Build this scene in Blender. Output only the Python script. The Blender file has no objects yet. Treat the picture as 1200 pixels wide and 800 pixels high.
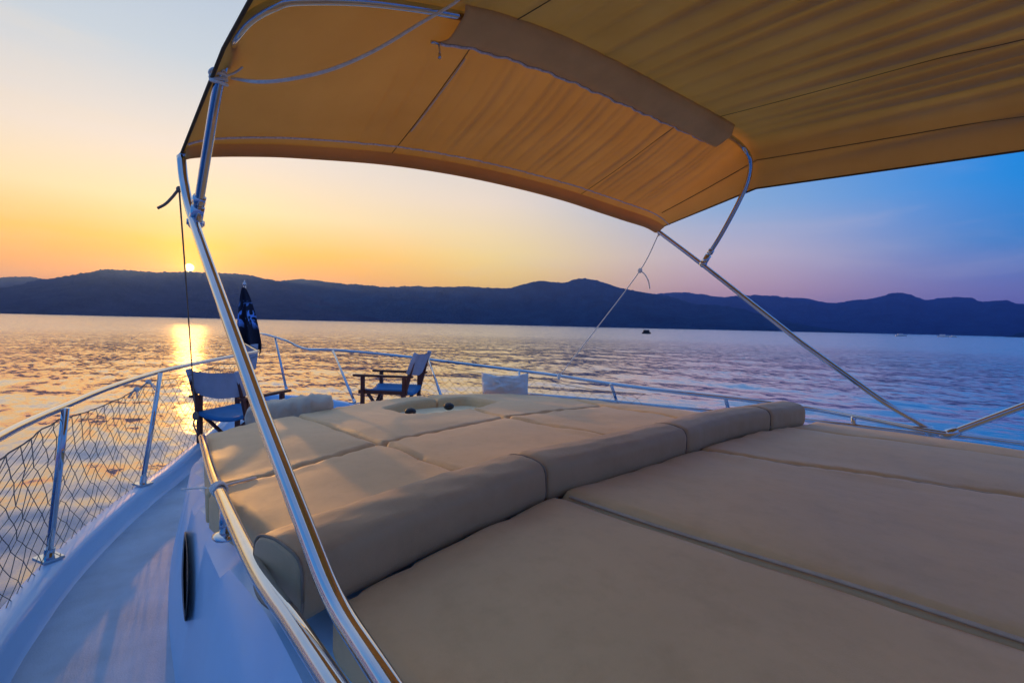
import bpy, bmesh, math, random
import numpy as np
from mathutils import Vector, Matrix
random.seed(7)
S = bpy.context.scene
COL = S.collection
PI = math.pi
R = math.radians

# ------------------------------------------------------------------ camera
E = 2.6                                   # eye height above the water
YAW, PITCH, ROLL, FPX = R(43.5), R(2.05), R(1.33), 560.0
EYE = np.array([0.0, 0.0, E])
_F = np.array([math.sin(YAW)*math.cos(PITCH), math.cos(YAW)*math.cos(PITCH), -math.sin(PITCH)])
_R0 = np.array([math.cos(YAW), -math.sin(YAW), 0.0])
_U0 = np.cross(_R0, _F)
_R = _R0*math.cos(ROLL) + _U0*math.sin(ROLL)
_U = _U0*math.cos(ROLL) - _R0*math.sin(ROLL)
cam = bpy.data.cameras.new('camera')
camo = bpy.data.objects.new('camera', cam); COL.objects.link(camo)
camo.matrix_world = Matrix(((_R[0], _U[0], -_F[0], 0), (_R[1], _U[1], -_F[1], 0), (_R[2], _U[2], -_F[2], E), (0, 0, 0, 1)))
cam.sensor_width = 36.0; cam.sensor_fit = 'HORIZONTAL'; cam.lens = FPX/1200*36
cam.clip_start = 0.02; cam.clip_end = 40000
S.camera = camo

def ray(px, py):
    d = _F + _R*((px-600)/FPX) - _U*((py-400)/FPX)
    return d
def at_drop(px, py, drop):                # point seen at a pixel, so far below the eye
    d = ray(px, py); return EYE + d*(-drop/d[2])
def at_x(px, py, x):
    d = ray(px, py); return EYE + d*(x/d[0])
def at_y(px, py, y):
    d = ray(px, py); return EYE + d*(y/d[1])
def at_d(px, py, t):
    return EYE + ray(px, py)*t
def fwd_drop(x, y):                       # the foredeck sunpad's top below the eye
    return 0.525 + 0.058*(y-1.1) + 0.02*((x-2.0)/1.6)**2
def at_surf(px, py):
    dr = .6
    for _ in range(30):
        p = at_drop(px, py, dr); dr = .5*dr + .5*fwd_drop(p[0], p[1])
    return p

# ------------------------------------------------------------------ materials
def mat(name):
    m = bpy.data.materials.new(name); m.use_nodes = True
    nt = m.node_tree; b = nt.nodes['Principled BSDF']
    return m, nt, b
def N(nt, kind, **kw):
    n = nt.nodes.new(kind)
    for k, v in kw.items():
        if k in n.inputs.keys(): n.inputs[k].default_value = v
        else: setattr(n, k, v)
    return n
def noise(nt, scale, detail=4, rough=.55, vec=None, stretch=None):
    n = N(nt, 'ShaderNodeTexNoise', Scale=scale, Detail=detail, Roughness=rough)
    tc = N(nt, 'ShaderNodeTexCoord')
    src = tc.outputs['Object'] if vec is None else vec
    if stretch:
        mp = N(nt, 'ShaderNodeMapping'); mp.inputs['Scale'].default_value = stretch
        nt.links.new(src, mp.inputs['Vector']); src = mp.outputs['Vector']
    nt.links.new(src, n.inputs['Vector'])
    return n
def ramp(nt, fac, stops, interp='LINEAR'):
    r = N(nt, 'ShaderNodeValToRGB'); el = r.color_ramp.elements; r.color_ramp.interpolation = interp
    while len(el) > 1: el.remove(el[-1])
    el[0].position = stops[0][0]; el[0].color = (*stops[0][1], 1)
    for p, c in stops[1:]:
        e = el.new(p); e.color = (*c, 1)
    if fac is not None: nt.links.new(fac, r.inputs['Fac'])
    return r
def bump(nt, b, h, strength, dist):
    bp = N(nt, 'ShaderNodeBump', Strength=strength, Distance=dist)
    nt.links.new(h, bp.inputs['Height']); nt.links.new(bp.outputs['Normal'], b.inputs['Normal'])
    return bp
def plain(name, col, rough=.5, metal=0, var=.12, vscale=6, bscale=None, bst=.2, bdist=.002, spec=.5, sheen=0, coat=0):
    m, nt, b = mat(name)
    n = noise(nt, vscale, 6, .6)
    lo = tuple(max(0, c*(1-var)) for c in col); hi = tuple(min(1, c*(1+var)) for c in col)
    r = ramp(nt, n.outputs['Fac'], [(.3, lo), (.7, hi)])
    nt.links.new(r.outputs['Color'], b.inputs['Base Color'])
    b.inputs['Roughness'].default_value = rough; b.inputs['Metallic'].default_value = metal
    b.inputs['Specular IOR Level'].default_value = spec
    if sheen: b.inputs['Sheen Weight'].default_value = sheen
    if coat: b.inputs['Coat Weight'].default_value = coat
    if bscale:
        n2 = noise(nt, bscale, 5, .6); bump(nt, b, n2.outputs['Fac'], bst, bdist)
    return m

M = {}
M['chrome'] = plain('polished_steel', (.60, .62, .66), .06, 1, .06, 9, 60, .08, .001)
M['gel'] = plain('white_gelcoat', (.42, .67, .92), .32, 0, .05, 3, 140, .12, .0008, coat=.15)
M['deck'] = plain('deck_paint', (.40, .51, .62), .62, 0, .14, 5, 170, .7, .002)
M['wood'] = plain('mahogany', (.12, .028, .014), .42, 0, .35, 14, 60, .2, .001)
M['blue'] = plain('blue_canvas', (.03, .19, .42), .8, 0, .12, 10, 300, .4, .001)
M['lilac'] = plain('pale_canvas', (.47, .45, .52), .85, 0, .10, 9, 260, .5, .001)
M['white'] = plain('white_fabric', (.72, .70, .68), .85, 0, .07, 9, 120, .4, .002)
M['black'] = plain('black_rubber', (.015, .015, .018), .45, 0, .2, 9)
M['rope'] = plain('rope', (.90, .86, .78), .9, 0, .15, 60, 500, .8, .001)
M['cord'] = plain('net_cord', (.30, .24, .18), .9, 0, .2, 60)
M['thin'] = plain('grey_line', (.22, .18, .15), .9, 0, .2, 60)
M['hatch'] = plain('cream_gelcoat', (.90, .76, .48), .28, 0, .05, 4)
M['dark'] = plain('dark_plastic', (.012, .014, .018), .3, 0, .2, 8)
M['zip'] = plain('zip_tape', (.74, .70, .76), .55, 0, .3, 90, 300, .6, .002)
M['seam'] = plain('seam_tape', (.10, .062, .028), .9, 0, .2, 40)
M['seamlit'] = plain('painted_seam_light', (.80, .72, .62), .8, 0, .1, 40)  # pale colour imitates light showing through the canopy seam
M['pipe2'] = plain('pale_piping', (.66, .47, .31), .6, 0, .1, 30)
M['pipe'] = plain('cushion_piping', (.30, .21, .14), .7, 0, .15, 30)

def vinyl(name, col, seed):
    m, nt, b = mat(name)
    n = noise(nt, 1.7, 5, .6); n.inputs['Distortion'].default_value = .3
    r = ramp(nt, n.outputs['Fac'], [(.25, tuple(c*.88 for c in col)), (.55, col), (.8, tuple(c*1.08 for c in col))])
    st = noise(nt, 9, 8, .7)
    rs = ramp(nt, st.outputs['Fac'], [(.33, (.89, .87, .84)), (.52, (1, 1, 1))])
    mx = N(nt, 'ShaderNodeMix', data_type='RGBA', blend_type='MULTIPLY'); mx.inputs[0].default_value = .7
    nt.links.new(r.outputs['Color'], mx.inputs[6]); nt.links.new(rs.outputs['Color'], mx.inputs[7])
    nt.links.new(mx.outputs[2], b.inputs['Base Color'])
    n3 = noise(nt, 5, 3, .5)
    rr = N(nt, 'ShaderNodeMapRange'); rr.inputs['To Min'].default_value = .48; rr.inputs['To Max'].default_value = .66; b.inputs['Specular IOR Level'].default_value = .35
    nt.links.new(n3.outputs['Fac'], rr.inputs['Value']); nt.links.new(rr.outputs['Result'], b.inputs['Roughness'])
    b.inputs['Sheen Weight'].default_value = .15
    big = noise(nt, 3.2, 4, .55, stretch=(1, .6, 1)); fine = noise(nt, 420, 2, .5)
    ad = N(nt, 'ShaderNodeMath', operation='MULTIPLY_ADD'); ad.inputs[1].default_value = .07
    nt.links.new(fine.outputs['Fac'], ad.inputs[0]); nt.links.new(big.outputs['Fac'], ad.inputs[2])
    bump(nt, b, ad.outputs[0], .45, .02)
    return m
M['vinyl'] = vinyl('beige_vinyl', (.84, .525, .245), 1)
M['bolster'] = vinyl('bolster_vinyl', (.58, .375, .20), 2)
M['bundle'] = vinyl('bundle_cloth', (.66, .52, .38), 3)

def canvas():
    m, nt, b = mat('canopy_canvas')
    out = nt.nodes['Material Output']
    n = noise(nt, 2.2, 5, .6)
    r = ramp(nt, n.outputs['Fac'], [(.3, (.64, .44, .22)), (.7, (.74, .52, .27))])
    nt.links.new(r.outputs['Color'], b.inputs['Base Color']); b.inputs['Roughness'].default_value = .9
    b.inputs['Specular IOR Level'].default_value = .15
    w = noise(nt, 500, 2, .5); bp = bump(nt, b, w.outputs['Fac'], .3, .001)
    t = N(nt, 'ShaderNodeBsdfTranslucent'); nt.links.new(bp.outputs['Normal'], t.inputs['Normal'])
    r2 = ramp(nt, n.outputs['Fac'], [(.3, (.90, .55, .17)), (.7, (.97, .62, .21))])
    nt.links.new(r2.outputs['Color'], t.inputs['Color'])
    mx = N(nt, 'ShaderNodeMixShader'); at = N(nt, 'ShaderNodeAttribute', attribute_name='fold_shade')      # lower translucency along creases puts the dark pleat shading into the cloth
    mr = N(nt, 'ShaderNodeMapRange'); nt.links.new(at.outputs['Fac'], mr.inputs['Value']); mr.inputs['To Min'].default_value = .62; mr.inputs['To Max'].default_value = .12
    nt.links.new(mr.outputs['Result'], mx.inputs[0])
    nt.links.new(b.outputs[0], mx.inputs[1]); nt.links.new(t.outputs[0], mx.inputs[2])
    nt.links.new(mx.outputs[0], out.inputs['Surface'])
    return m
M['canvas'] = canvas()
M['sleeve'] = plain('sleeve_canvas', (.72, .44, .18), .9, 0, .1, 5, 500, .3, .001)

# ------------------------------------------------------------------ objects
def empty(name, loc, rz=0):
    o = bpy.data.objects.new(name, None); COL.objects.link(o)
    o.location = loc; o.rotation_euler = (0, 0, rz); o.empty_display_size = .1
    return o
def tag(o, label=None, cat=None, group=None, kind=None):
    if label: o['label'] = label
    if cat: o['category'] = cat
    if group: o['group'] = group
    if kind: o['kind'] = kind
    return o
def obj(name, verts, faces, m, parent=None, smooth=True, at=None):
    """one mesh object; verts in world space, moved to the parent's frame"""
    me = bpy.data.meshes.new(name)
    v = np.asarray(verts, float)
    o = bpy.data.objects.new(name, me); COL.objects.link(o)
    org = np.zeros(3)
    if parent is not None:
        o.parent = parent
        root = parent
        while root is not None:
            org = org + np.array(root.location); root = root.parent
    elif at is not None:
        org = np.array(at, float); o.location = at
    me.from_pydata((v-org).tolist(), [], [tuple(int(i) for i in f) for f in faces])
    me.materials.append(m)
    if smooth:
        for p in me.polygons: p.use_smooth = True
    me.update()
    return o
class MB:
    def __init__(s): s.v = []; s.f = []
    def add(s, v, f):
        k = len(s.v); s.v += [tuple(p) for p in v]; s.f += [tuple(i+k for i in q) for q in f]; return s
    def build(s, name, m, parent=None, smooth=True, at=None): return obj(name, s.v, s.f, m, parent, smooth, at)

def spline(pts, n=60):
    """Catmull-Rom through pts, resampled evenly"""
    P = np.array(pts, float)
    if len(P) == 2:
        t = np.linspace(0, 1, n)[:, None]; return P[0]*(1-t)+P[1]*t
    Q = np.vstack([2*P[0]-P[1], P, 2*P[-1]-P[-2]])
    out = []
    for i in range(1, len(Q)-2):
        p0, p1, p2, p3 = Q[i-1], Q[i], Q[i+1], Q[i+2]
        for t in np.linspace(0, 1, 24, endpoint=False):
            out.append(.5*((2*p1)+(-p0+p2)*t+(2*p0-5*p1+4*p2-p3)*t*t+(-p0+3*p1-3*p2+p3)*t**3))
    out.append(P[-1]); return resample(np.array(out), n)
def resample(P, n):
    P = np.array(P, float)
    d = np.r_[0, np.cumsum(np.linalg.norm(np.diff(P, axis=0), axis=1))]
    s = np.linspace(0, d[-1], n)
    return np.stack([np.interp(s, d, P[:, k]) for k in range(P.shape[1])], 1)
def bend(pts, r, n=8):
    """polyline with its corners rounded by radius r"""
    P = [np.array(p, float) for p in pts]; out = [P[0]]
    for i in range(1, len(P)-1):
        a, b, c = P[i-1], P[i], P[i+1]
        la, lc = np.linalg.norm(a-b), np.linalg.norm(c-b); k = min(r, la*.45, lc*.45)
        A = b+(a-b)/la*k; C = b+(c-b)/lc*k
        for t in np.linspace(0, 1, n): out.append((1-t)**2*A+2*t*(1-t)*b+t*t*C)
    out.append(P[-1]); return np.array(out)
def tube(path, r, seg=12, caps=True, radii=None):
    P = np.array(path, float); n = len(P)
    T = np.gradient(P, axis=0); T /= np.linalg.norm(T, axis=1)[:, None]+1e-12
    a = np.array([0, 0, 1.]) if abs(T[0][2]) < .9 else np.array([1., 0, 0])
    nrm = np.cross(T[0], a); nrm /= np.linalg.norm(nrm)
    v = []; f = []
    for i in range(n):
        nrm = nrm - T[i]*np.dot(nrm, T[i]); nrm /= np.linalg.norm(nrm)+1e-12
        b = np.cross(T[i], nrm); rr = r if radii is None else radii[i]
        for k in range(seg):
            w = 2*PI*k/seg; v.append(P[i]+rr*(math.cos(w)*nrm+math.sin(w)*b))
    for i in range(n-1):
        for k in range(seg):
            k2 = (k+1) % seg; f.append((i*seg+k, i*seg+k2, (i+1)*seg+k2, (i+1)*seg+k))
    if caps:
        f.append(tuple(range(seg-1, -1, -1))); f.append(tuple((n-1)*seg+k for k in range(seg)))
    return v, f
def box(c, s, rz=0, tilt=None):
    v = []
    for x in (-1, 1):
        for y in (-1, 1):
            for z in (-1, 1): v.append(np.array([x*s[0]/2, y*s[1]/2, z*s[2]/2]))
    if tilt is not None: v = [np.array(tilt @ Vector(p)) for p in v]
    ca, sa = math.cos(rz), math.sin(rz)
    v = [np.array([p[0]*ca-p[1]*sa, p[0]*sa+p[1]*ca, p[2]])+np.array(c) for p in v]
    return v, [(0, 1, 3, 2), (4, 6, 7, 5), (0, 4, 5, 1), (2, 3, 7, 6), (0, 2, 6, 4), (1, 5, 7, 3)]
def bar(a, b, w, h, up=(0, 0, 1)):
    """rectangular bar from a to b"""
    a, b = np.array(a, float), np.array(b, float); t = (b-a)/np.linalg.norm(b-a)
    u = np.array(up, float); s = np.cross(t, u); s /= np.linalg.norm(s); u = np.cross(s, t)
    v = []
    for p in (a, b):
        for x, y in ((-1, -1), (1, -1), (1, 1), (-1, 1)): v.append(p+s*x*w/2+u*y*h/2)
    return v, [(3, 2, 1, 0), (4, 5, 6, 7), (0, 1, 5, 4), (1, 2, 6, 5), (2, 3, 7, 6), (3, 0, 4, 7)]
def bevel(o, w, seg=2):
    md = o.modifiers.new('bevel', 'BEVEL'); md.width = w; md.segments = seg; md.limit_method = 'ANGLE'; md.angle_limit = R(40)
    return o
def blob(c, r, seg=12, rings=8):
    v = []; f = []
    for i in range(rings+1):
        a = PI*i/rings
        for k in range(seg):
            w = 2*PI*k/seg; v.append((c[0]+r[0]*math.sin(a)*math.cos(w), c[1]+r[1]*math.sin(a)*math.sin(w), c[2]+r[2]*math.cos(a)))
    for i in range(rings):
        for k in range(seg):
            k2 = (k+1) % seg; f.append((i*seg+k, (i+1)*seg+k, (i+1)*seg+k2, i*seg+k2))
    return v, f
class Waves:                              # smooth pseudo-noise from random sines
    def __init__(s, seed, n, k0, k1, dim=2):
        g = np.random.default_rng(seed); s.k = np.exp(g.uniform(math.log(k0), math.log(k1), n))
        th = g.uniform(0, 2*PI, n); s.kx, s.ky = s.k*np.cos(th), s.k*np.sin(th)
        s.p = g.uniform(0, 2*PI, n); s.a = (s.k/k0)**-.8; s.a /= np.sqrt((s.a**2).sum()/2)
    def __call__(s, x, y):
        x = np.asarray(x, float); y = np.asarray(y, float); z = np.zeros(np.broadcast(x, y).shape)
        for kx, ky, p, a in zip(s.kx, s.ky, s.p, s.a): z = z+a*np.sin(kx*x+ky*y+p)
        return z

# -------------------------------------------------- cushions from an outline
def round_poly(P, r, n=5):
    P = [np.array(p, float) for p in P]; out = []
    for i in range(len(P)):
        a, b, c = P[i-1], P[i], P[(i+1) % len(P)]
        la, lc = np.linalg.norm(a-b), np.linalg.norm(c-b); k = min(r, la*.4, lc*.4)
        A = b+(a-b)/la*k; C = b+(c-b)/lc*k
        for t in np.linspace(0, 1, n): out.append((1-t)**2*A+2*t*(1-t)*b+t*t*C)
    return np.array(out)
def inset(P, d):
    """move every edge of a counter-clockwise outline inward by d"""
    P = [np.array(p, float) for p in P]; n = len(P); out = []
    for i in range(n):
        a, b, c = P[i-1], P[i], P[(i+1) % n]
        e1 = (b-a)/np.linalg.norm(b-a); e2 = (c-b)/np.linalg.norm(c-b)
        n1 = np.array([-e1[1], e1[0]]); n2 = np.array([-e2[1], e2[0]])
        m = n1+n2; m = m/np.dot(m, m)*2 if np.dot(m, m) > .2 else n1
        out.append(b+m*d)
    return out
def poly_sdf(P, X, Y):
    A = P; B = np.roll(P, -1, 0); q = np.stack([X, Y], -1)
    best = np.full(X.shape, 1e9); cx = np.zeros(X.shape); cy = np.zeros(X.shape)
    ins = np.zeros(X.shape, bool)
    for a, b in zip(A, B):
        ab = b-a; L = np.dot(ab, ab)
        if L < 1e-12: continue
        t = np.clip(((q-a)@ab)/L, 0, 1); px = a[0]+t*ab[0]; py = a[1]+t*ab[1]
        d = np.hypot(X-px, Y-py); m = d < best
        best = np.where(m, d, best); cx = np.where(m, px, cx); cy = np.where(m, py, cy)
        if a[1] != b[1]:
            c = ((a[1] > Y) != (b[1] > Y)) & (X < (b[0]-a[0])*(Y-a[1])/(b[1]-a[1])+a[0]); ins ^= c
    return np.where(ins, -best, best), cx, cy
def slab(name, P, ztop, th, h, r, puff, m, parent=None, hole=None, flare=0, wr=None, label=None, at=None, thfn=None):
    P = np.array(P)
    x0, y0 = P.min(0)-h; x1, y1 = P.max(0)+h
    xs = np.arange(x0, x1+h, h); ys = np.arange(y0, y1+h, h)
    X, Y = np.meshgrid(xs, ys, indexing='ij')
    sd, cx, cy = poly_sdf(P, X, Y)
    if hole is not None:
        s2, hx, hy = poly_sdf(np.array(hole), X, Y); k = -s2 > sd
        sd = np.where(k, -s2, sd); cx = np.where(k, hx, cx); cy = np.where(k, hy, cy)
    sn = sd > -.3*h
    inside = ~sn
    dx, dy = cx-X, cy-Y
    X = np.where(sn, cx, X); Y = np.where(sn, cy, Y)
    e = np.where(sn, 0, -sd)
    z = ztop(X, Y)+puff*(1-np.exp(-e/.13))
    if wr is not None: z = z+wr(X, Y, e)
    q = np.clip(e, 0, r); z = z-(r-np.sqrt(np.maximum(r*r-(r-q)**2, 0)))
    nx, ny = X.shape; idx = -np.ones(X.shape, int); faces = []; use = np.zeros(X.shape, bool)
    cell = inside[:-1, :-1] | inside[1:, :-1] | inside[:-1, 1:] | inside[1:, 1:]
    for i, j in zip(*np.nonzero(cell)): use[i:i+2, j:j+2] = True
    idx[use] = np.arange(use.sum())
    v = np.stack([X[use], Y[use], z[use]], 1)
    bm = bmesh.new(); bv = [bm.verts.new(p) for p in v]
    for i, j in zip(*np.nonzero(cell)):
        try: bm.faces.new([bv[idx[i, j]], bv[idx[i+1, j]], bv[idx[i+1, j+1]], bv[idx[i, j+1]]])
        except ValueError: pass
    bmesh.ops.remove_doubles(bm, verts=bm.verts, dist=h*.12)
    be = [ed for ed in bm.edges if len(ed.link_faces) == 1]
    pos = {}
    ret = bmesh.ops.extrude_edge_only(bm, edges=be)
    nv = [g for g in ret['geom'] if isinstance(g, bmesh.types.BMVert)]
    if flare:
        bx = np.array([g.co.x for g in nv]); by = np.array([g.co.y for g in nv]); ep = 1e-3
        s0 = poly_sdf(P, bx, by)[0]; gx = (poly_sdf(P, bx+ep, by)[0]-s0)/ep; gy = (poly_sdf(P, bx, by+ep)[0]-s0)/ep
        gl = np.hypot(gx, gy)+1e-9
        for g, a, b_ in zip(nv, gx/gl, gy/gl): g.co.x += a*flare; g.co.y += b_*flare
    for g in nv: g.co.z = g.co.z-th if thfn is None else thfn(g.co.x, g.co.y)
    bmesh.ops.recalc_face_normals(bm, faces=bm.faces)
    me = bpy.data.meshes.new(name); org = np.zeros(3)
    o = bpy.data.objects.new(name, me); COL.objects.link(o)
    if parent is not None: o.parent = parent; org = np.array(parent.location)
    elif at is not None: org = np.array(at, float); o.location = at
    for vv in bm.verts: vv.co = vv.co-Vector(org)
    bm.to_mesh(me); bm.free(); me.materials.append(m)
    for p in me.polygons: p.use_smooth = True
    if flare: me.set_sharp_from_angle(angle=R(30))
    return o

# ================================================================== SKY, SUN
SUND = ray(222, 313.6); SUND = SUND/np.linalg.norm(SUND)
SEL = math.asin(SUND[2]); SAZ = math.atan2(SUND[0], SUND[1])
def build_world():
    w = bpy.data.worlds.new('World'); S.world = w; w.use_nodes = True
    nt = w.node_tree; bg = nt.nodes['Background']; L = nt.links.new
    tc = N(nt, 'ShaderNodeTexCoord'); D = tc.outputs['Generated']
    nz = N(nt, 'ShaderNodeVectorMath', operation='NORMALIZE'); L(D, nz.inputs[0]); D = nz.outputs[0]
    def mth(op, a, b=None, c=None, clamp=False):
        n = N(nt, 'ShaderNodeMath', operation=op); n.use_clamp = clamp
        for i, x in enumerate((a, b, c)):
            if x is None: continue
            if isinstance(x, (int, float)): n.inputs[i].default_value = x
            else: L(x, n.inputs[i])
        return n.outputs[0]
    sp = N(nt, 'ShaderNodeSeparateXYZ'); L(D, sp.inputs[0])
    x, y, z = sp.outputs
    el = mth('MULTIPLY', mth('ARCSINE', z), 180/PI/60, clamp=True)            # 0..1 = 0..60 degrees
    hl = mth('SQRT', mth('ADD', mth('MULTIPLY', x, x), mth('ADD', mth('MULTIPLY', y, y), 1e-6)))
    hd = mth('DIVIDE', mth('ADD', mth('MULTIPLY', x, math.sin(SAZ)), mth('MULTIPLY', y, math.cos(SAZ))), hl)
    az = mth('MULTIPLY', mth('ARCCOSINE', mth('MINIMUM', mth('MAXIMUM', hd, -1), 1)), 180/PI)
    def sm(a, b):
        n = N(nt, 'ShaderNodeMapRange', interpolation_type='SMOOTHSTEP'); L(az, n.inputs['Value'])
        n.inputs['From Min'].default_value = a; n.inputs['From Max'].default_value = b; return n.outputs['Result']
    d = 1/60.
    warm = ramp(nt, el, [(0, (1.5, .42, .0)), (4*d, (1.5, .48, .0)), (7*d, (1.45, .66, .0)), (11*d, (1.2, .87, .42)), (16*d, (1.0, .83, .66)),
                         (24*d, (.64, .70, .74)), (34*d, (.46, .56, .70)), (46*d, (.38, .50, .68)), (60*d, (.32, .42, .64))])
    mid = ramp(nt, el, [(0, (1.2, .58, .04)), (4*d, (1.2, .72, .08)), (8*d, (1.15, .84, .28)), (14*d, (.98, .80, .62)), (22*d, (.60, .66, .72)),
                        (34*d, (.34, .48, .72)), (60*d, (.24, .36, .64))])
    cool = ramp(nt, el, [(0, (.30, .20, .46)), (4*d, (.19, .22, .54)), (8*d, (.04, .25, .66)), (13*d, (.0, .27, .78)), (20*d, (.0, .25, .80)),
                         (36*d, (.05, .26, .70)), (60*d, (.16, .30, .62))])
    pink = ramp(nt, el, [(0, (.66, .36, .42)), (4*d, (.70, .42, .46)), (8*d, (.64, .53, .61)), (13*d, (.30, .46, .72)), (20*d, (.10, .36, .74)), (36*d, (.10, .30, .70)), (60*d, (.18, .32, .63))])
    anti = ramp(nt, el, [(0, (.18, .20, .48)), (8*d, (.12, .22, .56)), (20*d, (.08, .23, .60)), (60*d, (.16, .30, .62))])
    def mix(f, a, b):
        n = N(nt, 'ShaderNodeMix', data_type='RGBA'); L(f, n.inputs[0]); L(a, n.inputs[6]); L(b, n.inputs[7]); return n.outputs[2]
    c = mix(sm(6, 36), warm.outputs[0], mid.outputs[0])
    c = mix(sm(28, 60), c, pink.outputs[0])
    c = mix(sm(56, 84), c, cool.outputs[0])
    c = mix(sm(85, 150), c, anti.outputs[0])
    # thin streaks of high cloud
    mp = N(nt, 'ShaderNodeMapping'); mp.inputs['Scale'].default_value = (1.3, 1.3, 7.0); mp.inputs['Rotation'].default_value = (.12, -.22, .3)
    L(D, mp.inputs['Vector'])
    cn = N(nt, 'ShaderNodeTexNoise', Scale=2.3, Detail=6, Roughness=.58, Distortion=.5); L(mp.outputs[0], cn.inputs['Vector'])
    cf = N(nt, 'ShaderNodeMapRange', interpolation_type='SMOOTHSTEP'); L(cn.outputs['Fac'], cf.inputs['Value'])
    cf.inputs['From Min'].default_value = .46; cf.inputs['From Max'].default_value = .74; cf.inputs['To Max'].default_value = .22
    cc = mix(sm(20, 80), ramp(nt, None, [(0, (1., .80, .55))]).outputs[0], ramp(nt, None, [(0, (.56, .52, .68))]).outputs[0])
    c = mix(cf.outputs[0], c, cc)
    # glow round the sun and its disc
    dt = N(nt, 'ShaderNodeVectorMath', operation='DOT_PRODUCT'); L(D, dt.inputs[0]); dt.inputs[1].default_value = tuple(SUND)
    ga = mth('MULTIPLY', mth('ARCCOSINE', mth('MINIMUM', dt.outputs['Value'], 1)), 180/PI)
    g1 = mth('MULTIPLY', mth('EXPONENT', mth('MULTIPLY', ga, -1/6.)), .24)
    g2 = mth('MULTIPLY', mth('EXPONENT', mth('MULTIPLY', ga, -1/1.8)), 1.3)
    ds = N(nt, 'ShaderNodeMapRange', interpolation_type='SMOOTHSTEP'); L(ga, ds.inputs['Value'])
    ds.inputs['From Min'].default_value = .20; ds.inputs['From Max'].default_value = .42
    ds.inputs['To Min'].default_value = 120; ds.inputs['To Max'].default_value = 0
    def addc(a, f, col):
        n = N(nt, 'ShaderNodeMix', data_type='RGBA', blend_type='MULTIPLY'); n.inputs[0].default_value = 1
        cb = N(nt, 'ShaderNodeCombineXYZ'); [L(f, cb.inputs[i]) for i in range(3)]
        L(cb.outputs[0], n.inputs[6]); n.inputs[7].default_value = (*col, 1)
        m = N(nt, 'ShaderNodeVectorMath', operation='ADD'); L(a, m.inputs[0]); L(n.outputs[2], m.inputs[1]); return m.outputs[0]
    c = addc(c, g1, (1., .36, .0)); c = addc(c, g2, (1., .40, .0)); c = addc(c, ds.outputs[0], (1., .72, .22))
    sky = N(nt, 'ShaderNodeTexSky', sky_type='NISHITA'); sky.sun_disc = False
    sky.sun_elevation = SEL; sky.sun_rotation = SAZ
    bg.inputs['Strength'].default_value = .005
    L(sky.outputs[0], bg.inputs['Color'])
    bg2 = N(nt, 'ShaderNodeBackground'); bg2.inputs['Strength'].default_value = SKY_STRENGTH; L(c, bg2.inputs['Color'])
    ad = N(nt, 'ShaderNodeAddShader'); L(bg.outputs[0], ad.inputs[0]); L(bg2.outputs[0], ad.inputs[1])
    L(ad.outputs[0], nt.nodes['World Output'].inputs['Surface'])
SKY_STRENGTH = 1.0
build_world()
sl = bpy.data.lights.new('sun', 'SUN'); sl.energy = 2.2; sl.angle = R(.5); sl.color = (1., .46, .10)
slo = bpy.data.objects.new('sun', sl); COL.objects.link(slo); slo.location = (0, 0, 50)
slo.rotation_euler = Vector(tuple(SUND)).to_track_quat('Z', 'Y').to_euler()

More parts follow.
